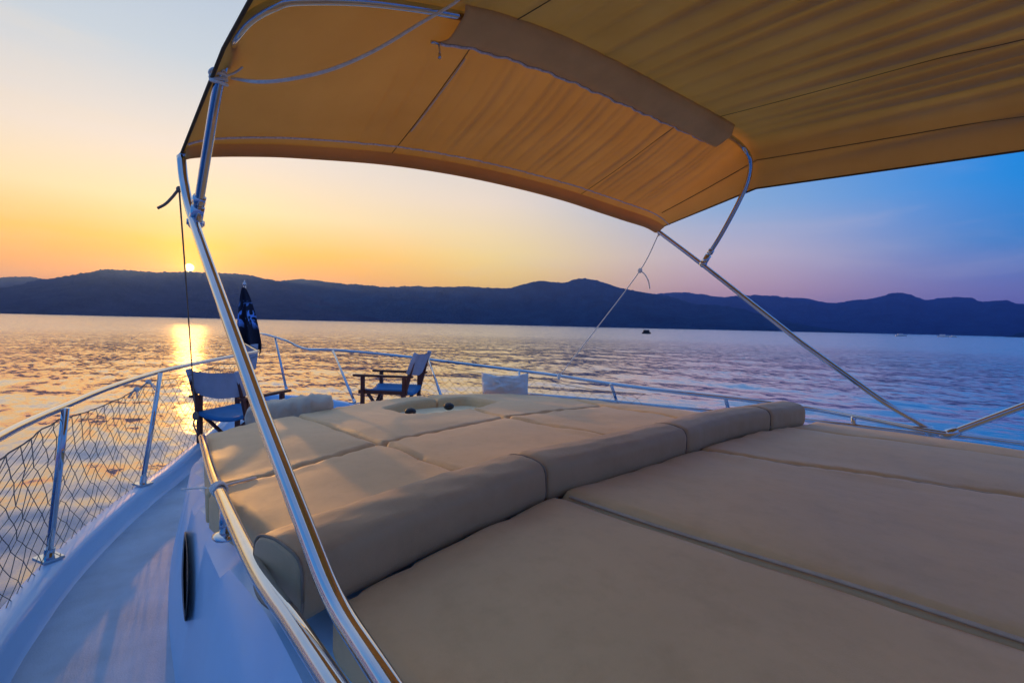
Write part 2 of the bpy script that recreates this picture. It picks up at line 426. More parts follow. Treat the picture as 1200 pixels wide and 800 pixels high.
# ================================================================== WATER
def build_water():
    a = np.r_[np.linspace(-40, 118, 760), np.linspace(118, 320, 60)[1:-1]]
    a = R(1)*a; r = [.9]
    while r[-1] < 6100: r.append(r[-1]*1.0165+.004)
    r = np.array(r); ca, sa = np.sin(a), np.cos(a)
    X = np.outer(r, ca); Y = np.outer(r, sa)
    cell = np.maximum(r*.0165+.004, r*R(158/760.))[:, None]
    g = np.random.default_rng(11); Z = np.zeros(X.shape)
    wd = R(62)
    for k in range(64):
        lam = math.exp(g.uniform(math.log(.22), math.log(9))); th = wd+g.normal(0, .62); ph = g.uniform(0, 2*PI)
        amp = .0021*lam**.80*(1 if lam < 3 else .75)
        f = np.clip((lam/cell-3)/3, 0, 1)
        kk = 2*PI/lam; pha = kk*(X*math.sin(th)+Y*math.cos(th))+ph
        Z += f*amp*(np.sin(pha)+.22*np.sin(2*pha+.6))
    n, mcnt = X.shape
    v = np.stack([X.ravel(), Y.ravel(), Z.ravel()], 1)
    i, j = np.meshgrid(np.arange(n-1), np.arange(mcnt), indexing='ij'); j2 = (j+1) % mcnt
    f = np.stack([i*mcnt+j, i*mcnt+j2, (i+1)*mcnt+j2, (i+1)*mcnt+j], -1).reshape(-1, 4)
    me = bpy.data.meshes.new('water'); me.vertices.add(len(v)); me.vertices.foreach_set('co', v.ravel())
    me.loops.add(f.size); me.loops.foreach_set('vertex_index', f.ravel())
    me.polygons.add(len(f)); me.polygons.foreach_set('loop_start', np.arange(0, f.size, 4)); me.polygons.foreach_set('loop_total', np.full(len(f), 4))
    me.polygons.foreach_set('use_smooth', np.ones(len(f), bool)); me.update(); me.validate()
    o = bpy.data.objects.new('water', me); COL.objects.link(o); o['kind'] = 'structure'
    m, nt, b = mat('sea_water')
    b.inputs['Base Color'].default_value = (.001, .060, .24, 1); tcw = N(nt, 'ShaderNodeTexCoord'); ln = N(nt, 'ShaderNodeVectorMath', operation='LENGTH'); nt.links.new(tcw.outputs['Object'], ln.inputs[0])
    lr = N(nt, 'ShaderNodeMapRange', interpolation_type='SMOOTHSTEP'); nt.links.new(ln.outputs['Value'], lr.inputs['Value'])      # ripples too small to model, far out
    lr.inputs['From Min'].default_value = 4; lr.inputs['From Max'].default_value = 120; lr.inputs['To Min'].default_value = .08; lr.inputs['To Max'].default_value = .20
    nt.links.new(lr.outputs['Result'], b.inputs['Roughness'])
    b.inputs['IOR'].default_value = 1.333
    def slope(sc, st, det, k):
        n = noise(nt, sc, det, .6, stretch=st); n.inputs['Distortion'].default_value = .3
        a = N(nt, 'ShaderNodeVectorMath', operation='SUBTRACT'); nt.links.new(n.outputs['Color'], a.inputs[0]); a.inputs[1].default_value = (.5, .5, .5)
        q = N(nt, 'ShaderNodeVectorMath', operation='MULTIPLY'); nt.links.new(a.outputs[0], q.inputs[0]); q.inputs[1].default_value = (k, k, 0)
        return q.outputs[0]
    mz = (1.0, .45, 1)
    s1 = slope(3.6, mz, 6, .66); s2 = slope(.75, mz, 3, .22)
    n2 = noise(nt, .035, 4, .6, stretch=(.8, .35, 1))
    patch = ramp(nt, n2.outputs['Fac'], [(.40, (.35,)*3), (.60, (1.15,)*3)])
    ad = N(nt, 'ShaderNodeVectorMath', operation='ADD'); nt.links.new(s1, ad.inputs[0]); nt.links.new(s2, ad.inputs[1])
    mu = N(nt, 'ShaderNodeVectorMath', operation='MULTIPLY'); nt.links.new(ad.outputs[0], mu.inputs[0]); nt.links.new(patch.outputs[0], mu.inputs[1])
    ge = N(nt, 'ShaderNodeNewGeometry')
    a2 = N(nt, 'ShaderNodeVectorMath', operation='ADD'); nt.links.new(ge.outputs['Normal'], a2.inputs[0]); nt.links.new(mu.outputs[0], a2.inputs[1])
    nz = N(nt, 'ShaderNodeVectorMath', operation='NORMALIZE'); nt.links.new(a2.outputs[0], nz.inputs[0])
    nt.links.new(nz.outputs[0], b.inputs['Normal'])
    gl = N(nt, 'ShaderNodeBsdfGlossy', Color=(.88, .88, .90, 1)); nt.links.new(nz.outputs[0], gl.inputs['Normal']); nt.links.new(lr.outputs['Result'], gl.inputs['Roughness'])
    lw = N(nt, 'ShaderNodeFresnel', IOR=1.55); nt.links.new(nz.outputs[0], lw.inputs['Normal'])
    fr = N(nt, 'ShaderNodeMapRange'); pw = N(nt, 'ShaderNodeMath', operation='POWER'); nt.links.new(lw.outputs[0], pw.inputs[0]); pw.inputs[1].default_value = 1.0; nt.links.new(pw.outputs[0], fr.inputs['Value']); fr.inputs['To Min'].default_value = .0; fr.inputs['To Max'].default_value = 1.25
    ms = N(nt, 'ShaderNodeMixShader'); nt.links.new(fr.outputs['Result'], ms.inputs[0]); nt.links.new(b.outputs[0], ms.inputs[1]); nt.links.new(gl.outputs[0], ms.inputs[2])
    nt.links.new(ms.outputs[0], nt.nodes['Material Output'].inputs['Surface'])
    me.materials.append(m)
    return o
build_water()

# ================================================================== HILLS
def az_of(px, py=380):
    d = ray(px, py); return math.atan2(d[0], d[1])
def hill_mat(name, c1, c2):
    m, nt, b = mat(name)
    n = noise(nt, .011, 10, .72, stretch=(1, 1, 1.6)); r = ramp(nt, n.outputs['Fac'], [(.38, c1), (.62, c2)])
    nt.links.new(r.outputs['Color'], b.inputs['Base Color']); b.inputs['Roughness'].default_value = 1; b.inputs['Specular IOR Level'].default_value = 0
    n2 = noise(nt, .07, 6, .7); bump(nt, b, n2.outputs['Fac'], 1.0, 14)
    return m
def hills(name, prof, r0, r1, m, seed, rough=2.8, spur=.55, shore=0.0):
    """a wooded range: prof lists (px, py) points along its skyline"""
    A = []; H = []
    for px, py in prof:
        d = ray(px, py); A.append(math.atan2(d[0], d[1])); H.append(d[2]/math.hypot(d[0], d[1]))
    A, H = np.array(A), np.array(H)
    na = int(max(60, (A[-1]-A[0])/R(.11))); nt_ = 46
    az = np.linspace(A[0], A[-1], na)
    P = spline(np.stack([A, H], 1), 1200); hh = np.interp(az, P[:, 0], P[:, 1])
    t = np.linspace(0, 1.25, nt_); Rr = r0+(r1-r0)*t
    T, AZ = np.meshgrid(t, az); RR = np.broadcast_to(Rr, T.shape)
    wv = Waves(seed, 26, 2*PI/700, 2*PI/120); sh = Waves(seed+3, 10, 2*PI/1500, 2*PI/260)
    RR = RR+shore*sh(RR[:, :1]*AZ[:, :1], 0*AZ[:, :1])*(1-np.clip(T, 0, 1))
    X = RR*np.sin(AZ); Y = RR*np.cos(AZ)
    base = np.where(T < 1, np.sin(np.clip(T, 0, 1)*PI/2)**.85, 1-.9*(T-1)**1.3)
    n = .5+.5*np.clip(wv(X, Y)/1.6, -1, 1)
    base = base*(1-spur*n*(1-np.clip(T, 0, 1)**2.5))
    Hm = hh[:, None]*RR+E
    g = np.random.default_rng(seed)
    tree = g.normal(0, 1, X.shape)*rough*.45+Waves(seed+9, 30, 2*PI/90, 2*PI/18)(X, Y)*rough*.4
    Z = Hm*base+tree*np.clip(T*6, 0, 1)*np.clip(Hm/60, 0, 1)-rough*.3
    Z[:, 0] = -2; Z[:, -1] = -2
    k = X.shape[1]
    v = np.stack([X.ravel(), Y.ravel(), Z.ravel()], 1)
    f = [(i*k+j, (i+1)*k+j, (i+1)*k+j+1, i*k+j+1) for i in range(na-1) for j in range(k-1)]
    o = obj(name, v, f, m); o['kind'] = 'structure'
    return o
HM1 = hill_mat('forest_near', (.006, .014, .045), (.030, .046, .105))  # part of the haze's blue is put into these forest colours
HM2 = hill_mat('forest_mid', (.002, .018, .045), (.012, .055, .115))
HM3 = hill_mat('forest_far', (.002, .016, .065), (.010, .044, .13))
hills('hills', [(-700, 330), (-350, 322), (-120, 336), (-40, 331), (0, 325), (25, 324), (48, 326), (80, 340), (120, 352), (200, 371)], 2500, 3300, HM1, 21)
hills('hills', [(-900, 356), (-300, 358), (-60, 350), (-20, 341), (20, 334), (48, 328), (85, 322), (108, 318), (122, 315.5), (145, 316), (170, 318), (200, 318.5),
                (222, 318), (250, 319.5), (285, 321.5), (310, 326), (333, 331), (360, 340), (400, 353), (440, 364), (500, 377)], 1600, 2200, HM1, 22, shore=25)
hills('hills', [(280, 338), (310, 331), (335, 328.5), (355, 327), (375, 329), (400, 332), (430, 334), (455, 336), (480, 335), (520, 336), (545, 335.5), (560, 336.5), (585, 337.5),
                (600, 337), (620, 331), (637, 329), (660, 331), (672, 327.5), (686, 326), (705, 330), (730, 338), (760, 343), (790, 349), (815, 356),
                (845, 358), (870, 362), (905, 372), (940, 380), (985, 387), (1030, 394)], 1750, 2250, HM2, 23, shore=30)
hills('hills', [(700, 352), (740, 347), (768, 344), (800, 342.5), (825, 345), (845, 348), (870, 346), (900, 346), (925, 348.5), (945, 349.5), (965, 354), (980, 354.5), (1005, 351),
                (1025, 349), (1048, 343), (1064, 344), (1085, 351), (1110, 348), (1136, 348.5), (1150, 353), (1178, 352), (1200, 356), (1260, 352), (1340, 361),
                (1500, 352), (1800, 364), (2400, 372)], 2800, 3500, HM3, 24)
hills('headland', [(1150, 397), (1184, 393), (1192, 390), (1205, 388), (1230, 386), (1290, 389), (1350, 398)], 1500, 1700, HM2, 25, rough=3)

# haze
hz = MB().add(*box((0, 0, 127-1.5), (13000, 13000, 257)))
mh = bpy.data.materials.new('haze_air'); mh.use_nodes = True; nt = mh.node_tree
nt.nodes.remove(nt.nodes['Principled BSDF'])
pv = N(nt, 'ShaderNodeVolumePrincipled'); pv.inputs['Color'].default_value = (.16, .33, 1.0, 1); pv.inputs['Density'].default_value = 1.9e-4
pv.inputs['Anisotropy'].default_value = .68
nt.links.new(pv.outputs[0], nt.nodes['Material Output'].inputs['Volume'])
ho = hz.build('haze', mh, smooth=False); ho['kind'] = 'stuff'

# ================================================================== BOAT
CX = 1.875
boat = tag(empty('motor_yacht', (CX, 0, 0)), 'white motor yacht seen from its side deck, raised cabin top under the beige pads', 'yacht')
GW = [(-.66, -5), (-.6, -2), (-.5, 0), (-.4, 1.1), (-.26, 2.1), (-.16, 2.55), (-.04, 2.95), (.16, 3.45), (.39, 3.93), (.68, 4.45), (.98, 5.0), (1.28, 5.6), (1.6, 6.2), (1.875, 6.6)]
def gun_drop(y): return 1.09-.14*np.clip((y-4.2)/1.6, 0, 1)
def build_hull():
    G = spline([(x, y, 0) for x, y in GW], 70)
    G[-1, 0] = CX
    T = np.gradient(G, axis=0); T /= np.linalg.norm(T, axis=1)[:, None]
    nr = np.stack([T[:, 1], -T[:, 0]], 1)                                # inboard normal
    CAP, HT = .085, None
    rows = []
    for i in range(len(G)):
        x, y, _ = G[i]; zt = E-gun_drop(y); zd = zt-.115
        bowf = np.clip((y-1)/4.7, 0, 1)
        o = lambda d, z: (min(x+nr[i][0]*d, CX), y+nr[i][1]*d*(1 if i < len(G)-1 else 0), z)
        row = []
        fl = .10+.42*bowf
        for q, (d, z) in enumerate([(fl+.35, -.5), (fl+.1, .0), (fl*.62, .5), (fl*.25, 1.0), (.0, zt-.10), (-.022, zt-.075), (-.022, zt-.03), (-.004, zt-.006), (.012, zt),
                                     (CAP-.012, zt), (CAP-.002, zt-.008), (CAP+.004, zt-.03), (CAP+.015, zd+.02), (CAP+.03, zd+.004)]):
            row.append(o(d, z))
        rows.append(row)
    rows = np.array(rows); k = rows.shape[1]
    mir = rows.copy(); mir[:, :, 0] = 2*CX-mir[:, :, 0]
    v = []; f = []
    for side, A in ((0, rows), (1, mir)):
        b = len(v); v += A.reshape(-1, 3).tolist()
        for i in range(len(A)-1):
            for j in range(k-1):
                q = (b+i*k+j, b+i*k+j+1, b+(i+1)*k+j+1, b+(i+1)*k+j)
                f.append(q if side else q[::-1])
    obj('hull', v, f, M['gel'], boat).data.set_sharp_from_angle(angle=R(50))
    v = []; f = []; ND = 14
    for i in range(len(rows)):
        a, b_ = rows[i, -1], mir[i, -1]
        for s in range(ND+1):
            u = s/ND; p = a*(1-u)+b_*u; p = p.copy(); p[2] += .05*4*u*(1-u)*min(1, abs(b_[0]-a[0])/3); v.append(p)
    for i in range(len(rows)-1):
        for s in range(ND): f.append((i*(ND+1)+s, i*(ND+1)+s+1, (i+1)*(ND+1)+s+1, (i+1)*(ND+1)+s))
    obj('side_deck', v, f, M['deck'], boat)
build_hull()

# cabin trunk: its rounded top edge is the coaming beside the pads
CAB = [(.15, -4), (.24, -1), (.275, .3), (.295, 1.0), (.325, 1.6), (.375, 2.2), (.45, 2.7), (.56, 3.12), (.9, 3.42), (1.4, 3.62), (2.0, 3.72), (2.6, 3.68), (3.0, 3.5),
       (3.3, 3.15), (3.52, 2.6), (3.68, 1.9), (3.78, 1.0), (3.82, 0), (3.85, -1), (3.85, -4)]
def cab_top(X, Y):
    f = fwd_drop(X, np.maximum(Y, 1.0))+.105
    s = np.clip((Y-.9)/.25, 0, 1)
    return E-(.69*(1-s)+f*s)
cabp = spline([(x, y, 0) for x, y in CAB[:9]], 40)[:, :2].tolist()+[list(p) for p in CAB[9:]]
cabp = cabp[::-1]                       # counter-clockwise
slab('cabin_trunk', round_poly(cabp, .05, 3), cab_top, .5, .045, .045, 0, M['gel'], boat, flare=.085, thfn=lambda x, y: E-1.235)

# handrails on the coaming
hr = [at_drop(428, 870, .535), at_drop(390, 800, .535), at_drop(342, 727, .53), at_drop(298, 662, .53), at_drop(262, 586, .55), at_drop(247, 548, .58), at_drop(237, 512, .625)]
hr = [hr[1]+(hr[1]-hr[2])*9]+hr[1:]
v, f = tube(np.vstack([np.linspace(hr[0], hr[1], 12)[:-1], spline(hr[1:], 60)]), .0175, 14); h1 = obj('handrail', v, f, M['chrome'], boat)
for px, py in ((262, 588),):
    p = at_drop(px, py, .55)
    obj('handrail_post', *tube([p+np.array([.005, 0, 0]), p+np.array([-.0, -.02, -.09])], .016, 12), M['chrome'], h1)
    obj('handrail_foot', *blob(p+np.array([-.0, -.02, -.095]), (.035, .045, .012)), M['chrome'], h1)
hs = [at_drop(590, 461.5, .70)+np.array([.1, .1, 0]), at_drop(700, 470, .69)+np.array([.08, .04, 0]), at_drop(790, 478, .665)+np.array([.06, .0, 0]), at_drop(900, 488, .65), at_drop(955, 493, .63), at_drop(1090, 508.5, .6), at_drop(1128, 511, .60), at_drop(1210, 520, .60)]
hs.append(hs[-1]+np.array([.02, -2, 0]))
obj('handrail', *tube(spline(hs, 70), .014, 12), M['chrome'], boat)

# side vent in the cabin wall
vx = .325
mb = MB(); mb2 = MB()
def lens(cx, cy, cz, hy, hz, n=24):
    out = []
    for k in range(n):
        a = 2*PI*k/n; out.append((cy+hy*math.copysign(abs(math.cos(a))**1.0, math.cos(a)), cz+hz*math.copysign(abs(math.sin(a))**1.5, math.sin(a))))
    return out
def wallx(y, z):
    t = (E-.69-z)/.52
    return np.interp(y, [p[1] for p in CAB[:9]], [p[0] for p in CAB[:9]])-.005-.085*max(0, t)
def on_wall(px, py, off_):
    x = .3
    for _ in range(40):
        p = at_x(px, py, x); x = .5*x+.5*(wallx(p[1], p[2])-off_)
    return at_x(px, py, x)
def vent_ring(hw, y0, y1, off_, n=22):
    q = [(math.cos(2*PI*k/n), math.sin(2*PI*k/n)) for k in range(n)]
    return [on_wall(216.8+hw*a*(1-.25*b*b), (y0+y1)/2+(y1-y0)/2*math.copysign(abs(b)**1.15, b), off_) for a, b in q]
o1 = vent_ring(4.2, 622, 728, .012); o2 = vent_ring(2.3, 630, 720, .012); o3 = vent_ring(4.2, 622, 728, -.03); n = len(o1)
f = [(k, (k+1) % n, n+(k+1) % n, n+k) for k in range(n)]+[(2*n+k, 2*n+(k+1) % n, (k+1) % n, k) for k in range(n)]
vent = obj('side_vent', o1+o2+o3, f, M['dark'], boat)
obj('vent_grille', vent_ring(2.3, 630, 720, .004), [tuple(range(n))], M['black'], vent)

# ------------------------------------------------- guard rail with stanchions
rail = tag(empty('guard_rail', tuple(at_drop(300, 430, 1.0))), 'polished steel guard rail on stanchions running round the foredeck to the bow', 'railing')
PR = [(-.5, -1.6, E-.41), (-.42, .2, E-.405), (-.29, 1.5, E-.40)]+[tuple(at_drop(px, py, dr)) for px, py, dr in
      ((0, 511, .40), (40, 491, .40), (75, 476, .40), (128, 454, .395), (188, 435, .39), (250, 421.5, .375), (303, 411.5, .36))]
PRs = spline(PR, 120)
obj('top_rail', *tube(PRs, .016, 14), M['chrome'], rail)
PUL = [at_drop(303, 411.5, .36), at_d(290, 404, 5.55), at_d(279, 397, 5.8), at_d(276, 393.5, 6.0), at_d(285, 391, 6.25), at_d(299, 390, 6.2), at_d(307, 391, 6.0), at_d(318, 393.5, 5.9), at_d(335, 399, 5.75), at_d(350, 406, 5.6), at_d(362, 409.3, 5.5), at_d(374, 409.6, 5.45)]
obj('top_rail', *tube(spline(PUL, 90), .014, 12), M['chrome'], rail)
SR = [tuple(at_d(362, 409.3, 5.5))]+[tuple(at_drop(px, py, dr)) for px, py, dr in ((400, 410.5, .36), (470, 417, .41), (560, 428, .46), (640, 438, .49), (720, 450, .52), (800, 460, .535),
      (880, 469, .54), (950, 478.5, .55), (1020, 491, .556), (1092, 505, .565), (1160, 514, .58), (1215, 521, .59))]
SRs = spline(SR, 120)
obj('top_rail', *tube(SRs, .016, 14), M['chrome'], rail)
def stanchion(a, b, r=.014, foot=True):
    a, b = np.array(a), np.array(b)
    s = obj('stanchion', *tube([b, (a+b)/2, a], r, 12), M['chrome'], rail)
    if foot:
        obj('foot_plate', *MB().add(*box(b+np.array([0, 0, .004]), (.075, .095, .012), .4)).add(*tube([b, b+(a-b)/np.linalg.norm(a-b)*.05], r*1.35, 12)).__dict__.values(), M['chrome'], s, False)
stanchion(at_drop(77, 478, .40), at_drop(57, 654, 1.085))
stanchion(at_drop(188, 437, .39), at_drop(167, 567, 1.085))
stanchion((-.37, .9, E-.40), (-.40, .9, E-1.085))
stanchion(at_d(322, 394, 5.87), at_d(336, 458, 5.75))
stanchion(at_drop(390, 411, .355), at_d(416, 472, 5.0))
stanchion(at_drop(502, 421, .43), at_d(519, 470, 4.9))
stanchion(at_drop(608, 435, .48), at_d(612, 476, 4.75))
stanchion(at_drop(716, 450, .52), at_d(724, 474, 4.6))
stanchion(at_drop(850, 466, .54), at_d(857, 492, 4.15))
stanchion(at_drop(1000, 488, .556), at_d(1003, 530, 3.3))

# ------------------------------------------------- netting on the rail
def net(name, top, bot, cell, label, r=.0016, sagf=.05, knots=()):
    """a diamond net hung between two curves; top and bot are equal-length arrays"""
    n = len(top); L = np.r_[0, np.cumsum(np.linalg.norm(np.diff(top, axis=0), axis=1))]
    Hh = np.linalg.norm(top-bot, axis=1).mean(); nc = int(L[-1]/cell); nr = int(round(Hh/(cell*.78)))
    ex = Waves(3, 8, 2, 9); ez = Waves(4, 8, 2, 9)
    def pt(s, w):
        s = min(max(s, 0), L[-1])
        a = np.array([np.interp(s, L, top[:, k]) for k in range(3)]); b = np.array([np.interp(s, L, bot[:, k]) for k in range(3)])
        p = a*(1-w)+b*w; q = math.sin(PI*min(max(w, 0), 1))
        return p+np.array([-.03*q+.004*float(ex(s*9, w*7)), .010*float(ex(s*7+3, w*9)), .010*float(ez(s*8, w*8))*q])
    mb = MB()
    for i in range(-nr, nc+nr):
        for sg in (-1, 1):
            path = []
            for k in range(nr*2+1):
                s = (i+.5*k*1.0 if sg > 0 else i+nr-.5*k)*cell
                if 0 <= s <= L[-1]: path.append(pt(s, k/(nr*2)))
            if len(path) > 2: mb.add(*tube(path, r, 4, False))
    o = mb.build('netting', M['cord'], None)
    o.name = name
    tag(o, label, 'net', kind='thing')
    tp = [pt(s, 0) for s in np.linspace(0, L[-1], 120)]
    obj('top_cord', *tube(tp, r*1.8, 6), M['thin'], o)
    for s in knots:
        p = pt(s, 0); mbk = MB(); g = random.Random(int(s*100))
        mbk.add(*blob(p, (.018, .018, .016)))
        for _ in range(3):
            d = np.array([g.uniform(-1, 1), g.uniform(-1, 1), g.uniform(-.9, .4)]); d /= np.linalg.norm(d)
            mbk.add(*tube([p, p+d*.035, p+d*.06+np.array([0, 0, -.015])], .004, 6))
        obj('knot', *(mbk.v, mbk.f), M['rope'], o)
    return o
def subc(P, p0, p1, n):
    i0 = np.argmin(np.linalg.norm(P-np.array(p0), axis=1)); i1 = np.argmin(np.linalg.norm(P-np.array(p1), axis=1)); return resample(P[i0:i1+1], n)
tp = subc(PRs, (-.42, .2, E-.4), at_drop(300, 412, .36), 200)
Ls = np.r_[0, np.cumsum(np.linalg.norm(np.diff(tp, axis=0), axis=1))]
st = [np.argmin(np.linalg.norm(tp-q, axis=1)) for q in (np.array((-.37, .9, E-.4)), at_drop(77, 478, .4), at_drop(188, 437, .39), at_drop(262, 420, .373))]
sl_ = [0]+[Ls[i] for i in st]+[Ls[-1]]
sag = np.zeros(len(tp))
for a, b in zip(sl_[:-1], sl_[1:]):
    q = (Ls >= a) & (Ls <= b); u = (Ls[q]-a)/max(b-a, .01); sag[q] = .045+.04*4*u*(1-u)*min(1, b-a)
top = tp.copy(); top[:, 2] -= sag
G3 = spline([(x, y, E-float(gun_drop(y))+.0) for x, y in GW], 300)
bot = []
for p in tp:
    q = p+np.array([-.055, -.13, 0]); k = np.argmin(np.hypot(G3[:, 0]-q[0], G3[:, 1]-q[1])); bot.append(G3[k]+np.array([.015, 0, -.02]))
bot = resample(np.array(bot), len(tp))
net('rail_net', top, bot, .105, 'diamond mesh cord net laced below the guard rail on the sunset side', knots=(float(np.interp(.8, [0, 1], [sl_[2], sl_[3]])), sl_[3]-.05))
tp = subc(SRs, at_drop(395, 410.5, .36), at_drop(760, 455, .53), 160)
top = tp.copy(); u = np.linspace(0, 1, len(tp)); top[:, 2] -= .05+.03*np.abs(np.sin(u*PI*3))
bot = tp.copy(); bot[:, 2] -= .52; bot[:, 0] += .04
net('rail_net', top, bot, .11, 'faint cord net laced below the far guard rail behind the white pillow', r=.0016)

# ------------------------------------------------- foredeck sunpad cushions
W1 = Waves(31, 16, 3, 14)
W3 = Waves(33, 14, 20, 60)
def wr_fore(X, Y, e): return .0048*np.abs(W3(X, Y*.35))*np.exp(-e/.07)*np.clip(e/.02, 0, 1)+.0048*W1(X, Y)*np.clip(e/.1, 0, 1)+.0028*W1(X*2.6+4, Y*2.6)*np.exp(-e/.10)*np.clip(e/.02, 0, 1)
ztf = lambda X, Y: E-fwd_drop(X, Y)
q2 = lambda px, py: at_surf(px, py)[:2]
LA, LB, LC = q2(447, 520), q2(592, 489), q2(708, 476)
LP = q2(239, 576); LS = LC+(LC-LB)*.62
# each longitudinal seam as a line through its crossing
fA, fB, fC = q2(352, 488), q2(547, 477), q2(650, 464)
bA, bB, bC = q2(540, 553), q2(680, 505), q2(777, 487)
def line_at(p, q, y):
    t = (y-p[1])/(q[1]-p[1]); return np.array([p[0]+(q[0]-p[0])*t, y])
FR = [q2(px, py) for px, py in ((237, 511), (290, 497.5), (340, 487), (375, 481), (420, 473.5), (455, 468), (520, 462.5), (600, 462.5), (650, 464.5), (700, 470), (770, 477.5), (850, 486.5))]
FRs = spline([(p[0], p[1], 0) for p in FR], 200)[:, :2]
def front_between(a, b):
    """points of the front edge between two x values, bending round the starboard shoulder"""
    i = int(np.argmin(np.linalg.norm(FRs-a, axis=1))); j = int(np.argmin(np.linalg.norm(FRs-b, axis=1)))
    return resample(FRs[i:j+1], 9)
def hit_front(p, q):
    d = (p-q)/np.linalg.norm(p-q); s = p[None, :]+np.linspace(-.6, 1.4, 900)[:, None]*d
    dm = np.linalg.norm(s[:, None, :]-FRs[None], axis=2).min(1); return s[int(np.argmin(dm))]
hA, hB, hC = hit_front(fA, LA), hit_front(LB+(fB-LB)*1.0, LB), hit_front(fC, LC)
YB = 1.06
print('nodes', LP, LA, LB, LC, LS, 'front', hA, hB, hC, FRs[0], FRs[-1])
B0 = [at_drop(x, y, .60)[:2] for x, y in ((352, 731), (480, 663), (640, 588), (745, 556), (806, 535), (858, 516), (905, 506), (945, 498))]
B0 = np.array(B0); B0 = B0[np.argsort(B0[:, 0])]
def back_at(p, q):                        # where a seam runs in under the bolster
    y = 1.1
    for _ in range(30):
        r = line_at(p, q, y); y = np.interp(r[0], B0[:, 0], B0[:, 1])+.10
    return line_at(p, q, y)
gA, gB, gC = back_at(LA, bA), back_at(LB, bB), back_at(LC, bC)
gP = np.array([.395, 1.13]); gS = np.array([3.50, float(np.interp(3.5, B0[:, 0], B0[:, 1]))+.12]); eP = FRs[0]; eS = FRs[-1]
midP = q2(300, 655)
cush = []
def seam_cushion(nm, P, label, **kw):
    P = [np.array(p) for p in P]
    a = sum(P[i-1][0]*P[i][1]-P[i][0]*P[i-1][1] for i in range(len(P)))
    if a < 0: P = P[::-1]
    P = inset(P, .0055)
    c = np.mean(P, 0)
    o = slab(nm, round_poly(P, .035), ztf, .095, .02, .022, .014, M['vinyl'], None, wr=wr_fore, at=(c[0], c[1], E-.7), **kw)
    tag(o, label, 'cushion', 'foredeck sunpad cushions'); return o
hole = round_poly([at_surf(px, py)[:2]*.0+np.array(c) for px, py, c in ()] or [], .1) if False else None
hc = (q2(453, 478)+q2(572, 471))/2
hp = [q2(446, 477.5), q2(484, 486), q2(552, 479), q2(584, 471.5), q2(548, 465.6), q2(488, 469.5)]
a = sum(hp[i-1][0]*hp[i][1]-hp[i][0]*hp[i-1][1] for i in range(len(hp)))
hp = hp if a > 0 else hp[::-1]
hole = round_poly(hp, .12, 6)
print('hole', [tuple(np.round(p, 2)) for p in hp])
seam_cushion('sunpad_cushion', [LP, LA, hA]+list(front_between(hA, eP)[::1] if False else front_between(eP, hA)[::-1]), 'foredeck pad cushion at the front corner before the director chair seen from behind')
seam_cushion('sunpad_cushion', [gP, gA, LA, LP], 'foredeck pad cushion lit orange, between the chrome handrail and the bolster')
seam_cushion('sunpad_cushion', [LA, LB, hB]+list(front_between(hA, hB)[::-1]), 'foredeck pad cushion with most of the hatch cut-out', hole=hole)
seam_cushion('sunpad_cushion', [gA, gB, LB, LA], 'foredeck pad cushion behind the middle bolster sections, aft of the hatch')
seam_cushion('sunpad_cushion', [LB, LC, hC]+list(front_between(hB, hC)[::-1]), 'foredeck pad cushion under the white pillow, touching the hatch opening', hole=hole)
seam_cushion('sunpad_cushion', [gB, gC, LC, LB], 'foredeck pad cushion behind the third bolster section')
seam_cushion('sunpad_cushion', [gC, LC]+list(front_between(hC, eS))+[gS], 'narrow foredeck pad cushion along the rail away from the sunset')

# hatch under the cut-out
hzz = lambda x, y: E-fwd_drop(x, y)-.068
hb = round_poly([hc+(p-hc)*1.12 for p in hp], .12, 6)
hat = slab('deck_hatch', hb, hzz, .03, .03, .01, 0, M['hatch'], boat)
for px, py in ((481, 479), (526, 473)):
    p = at_surf(px, py); mbk = MB().add(*blob((p[0], p[1], p[2]-.02), (.042, .042, .03)))
    obj('hatch_knob', mbk.v, mbk.f, M['black'], hat)

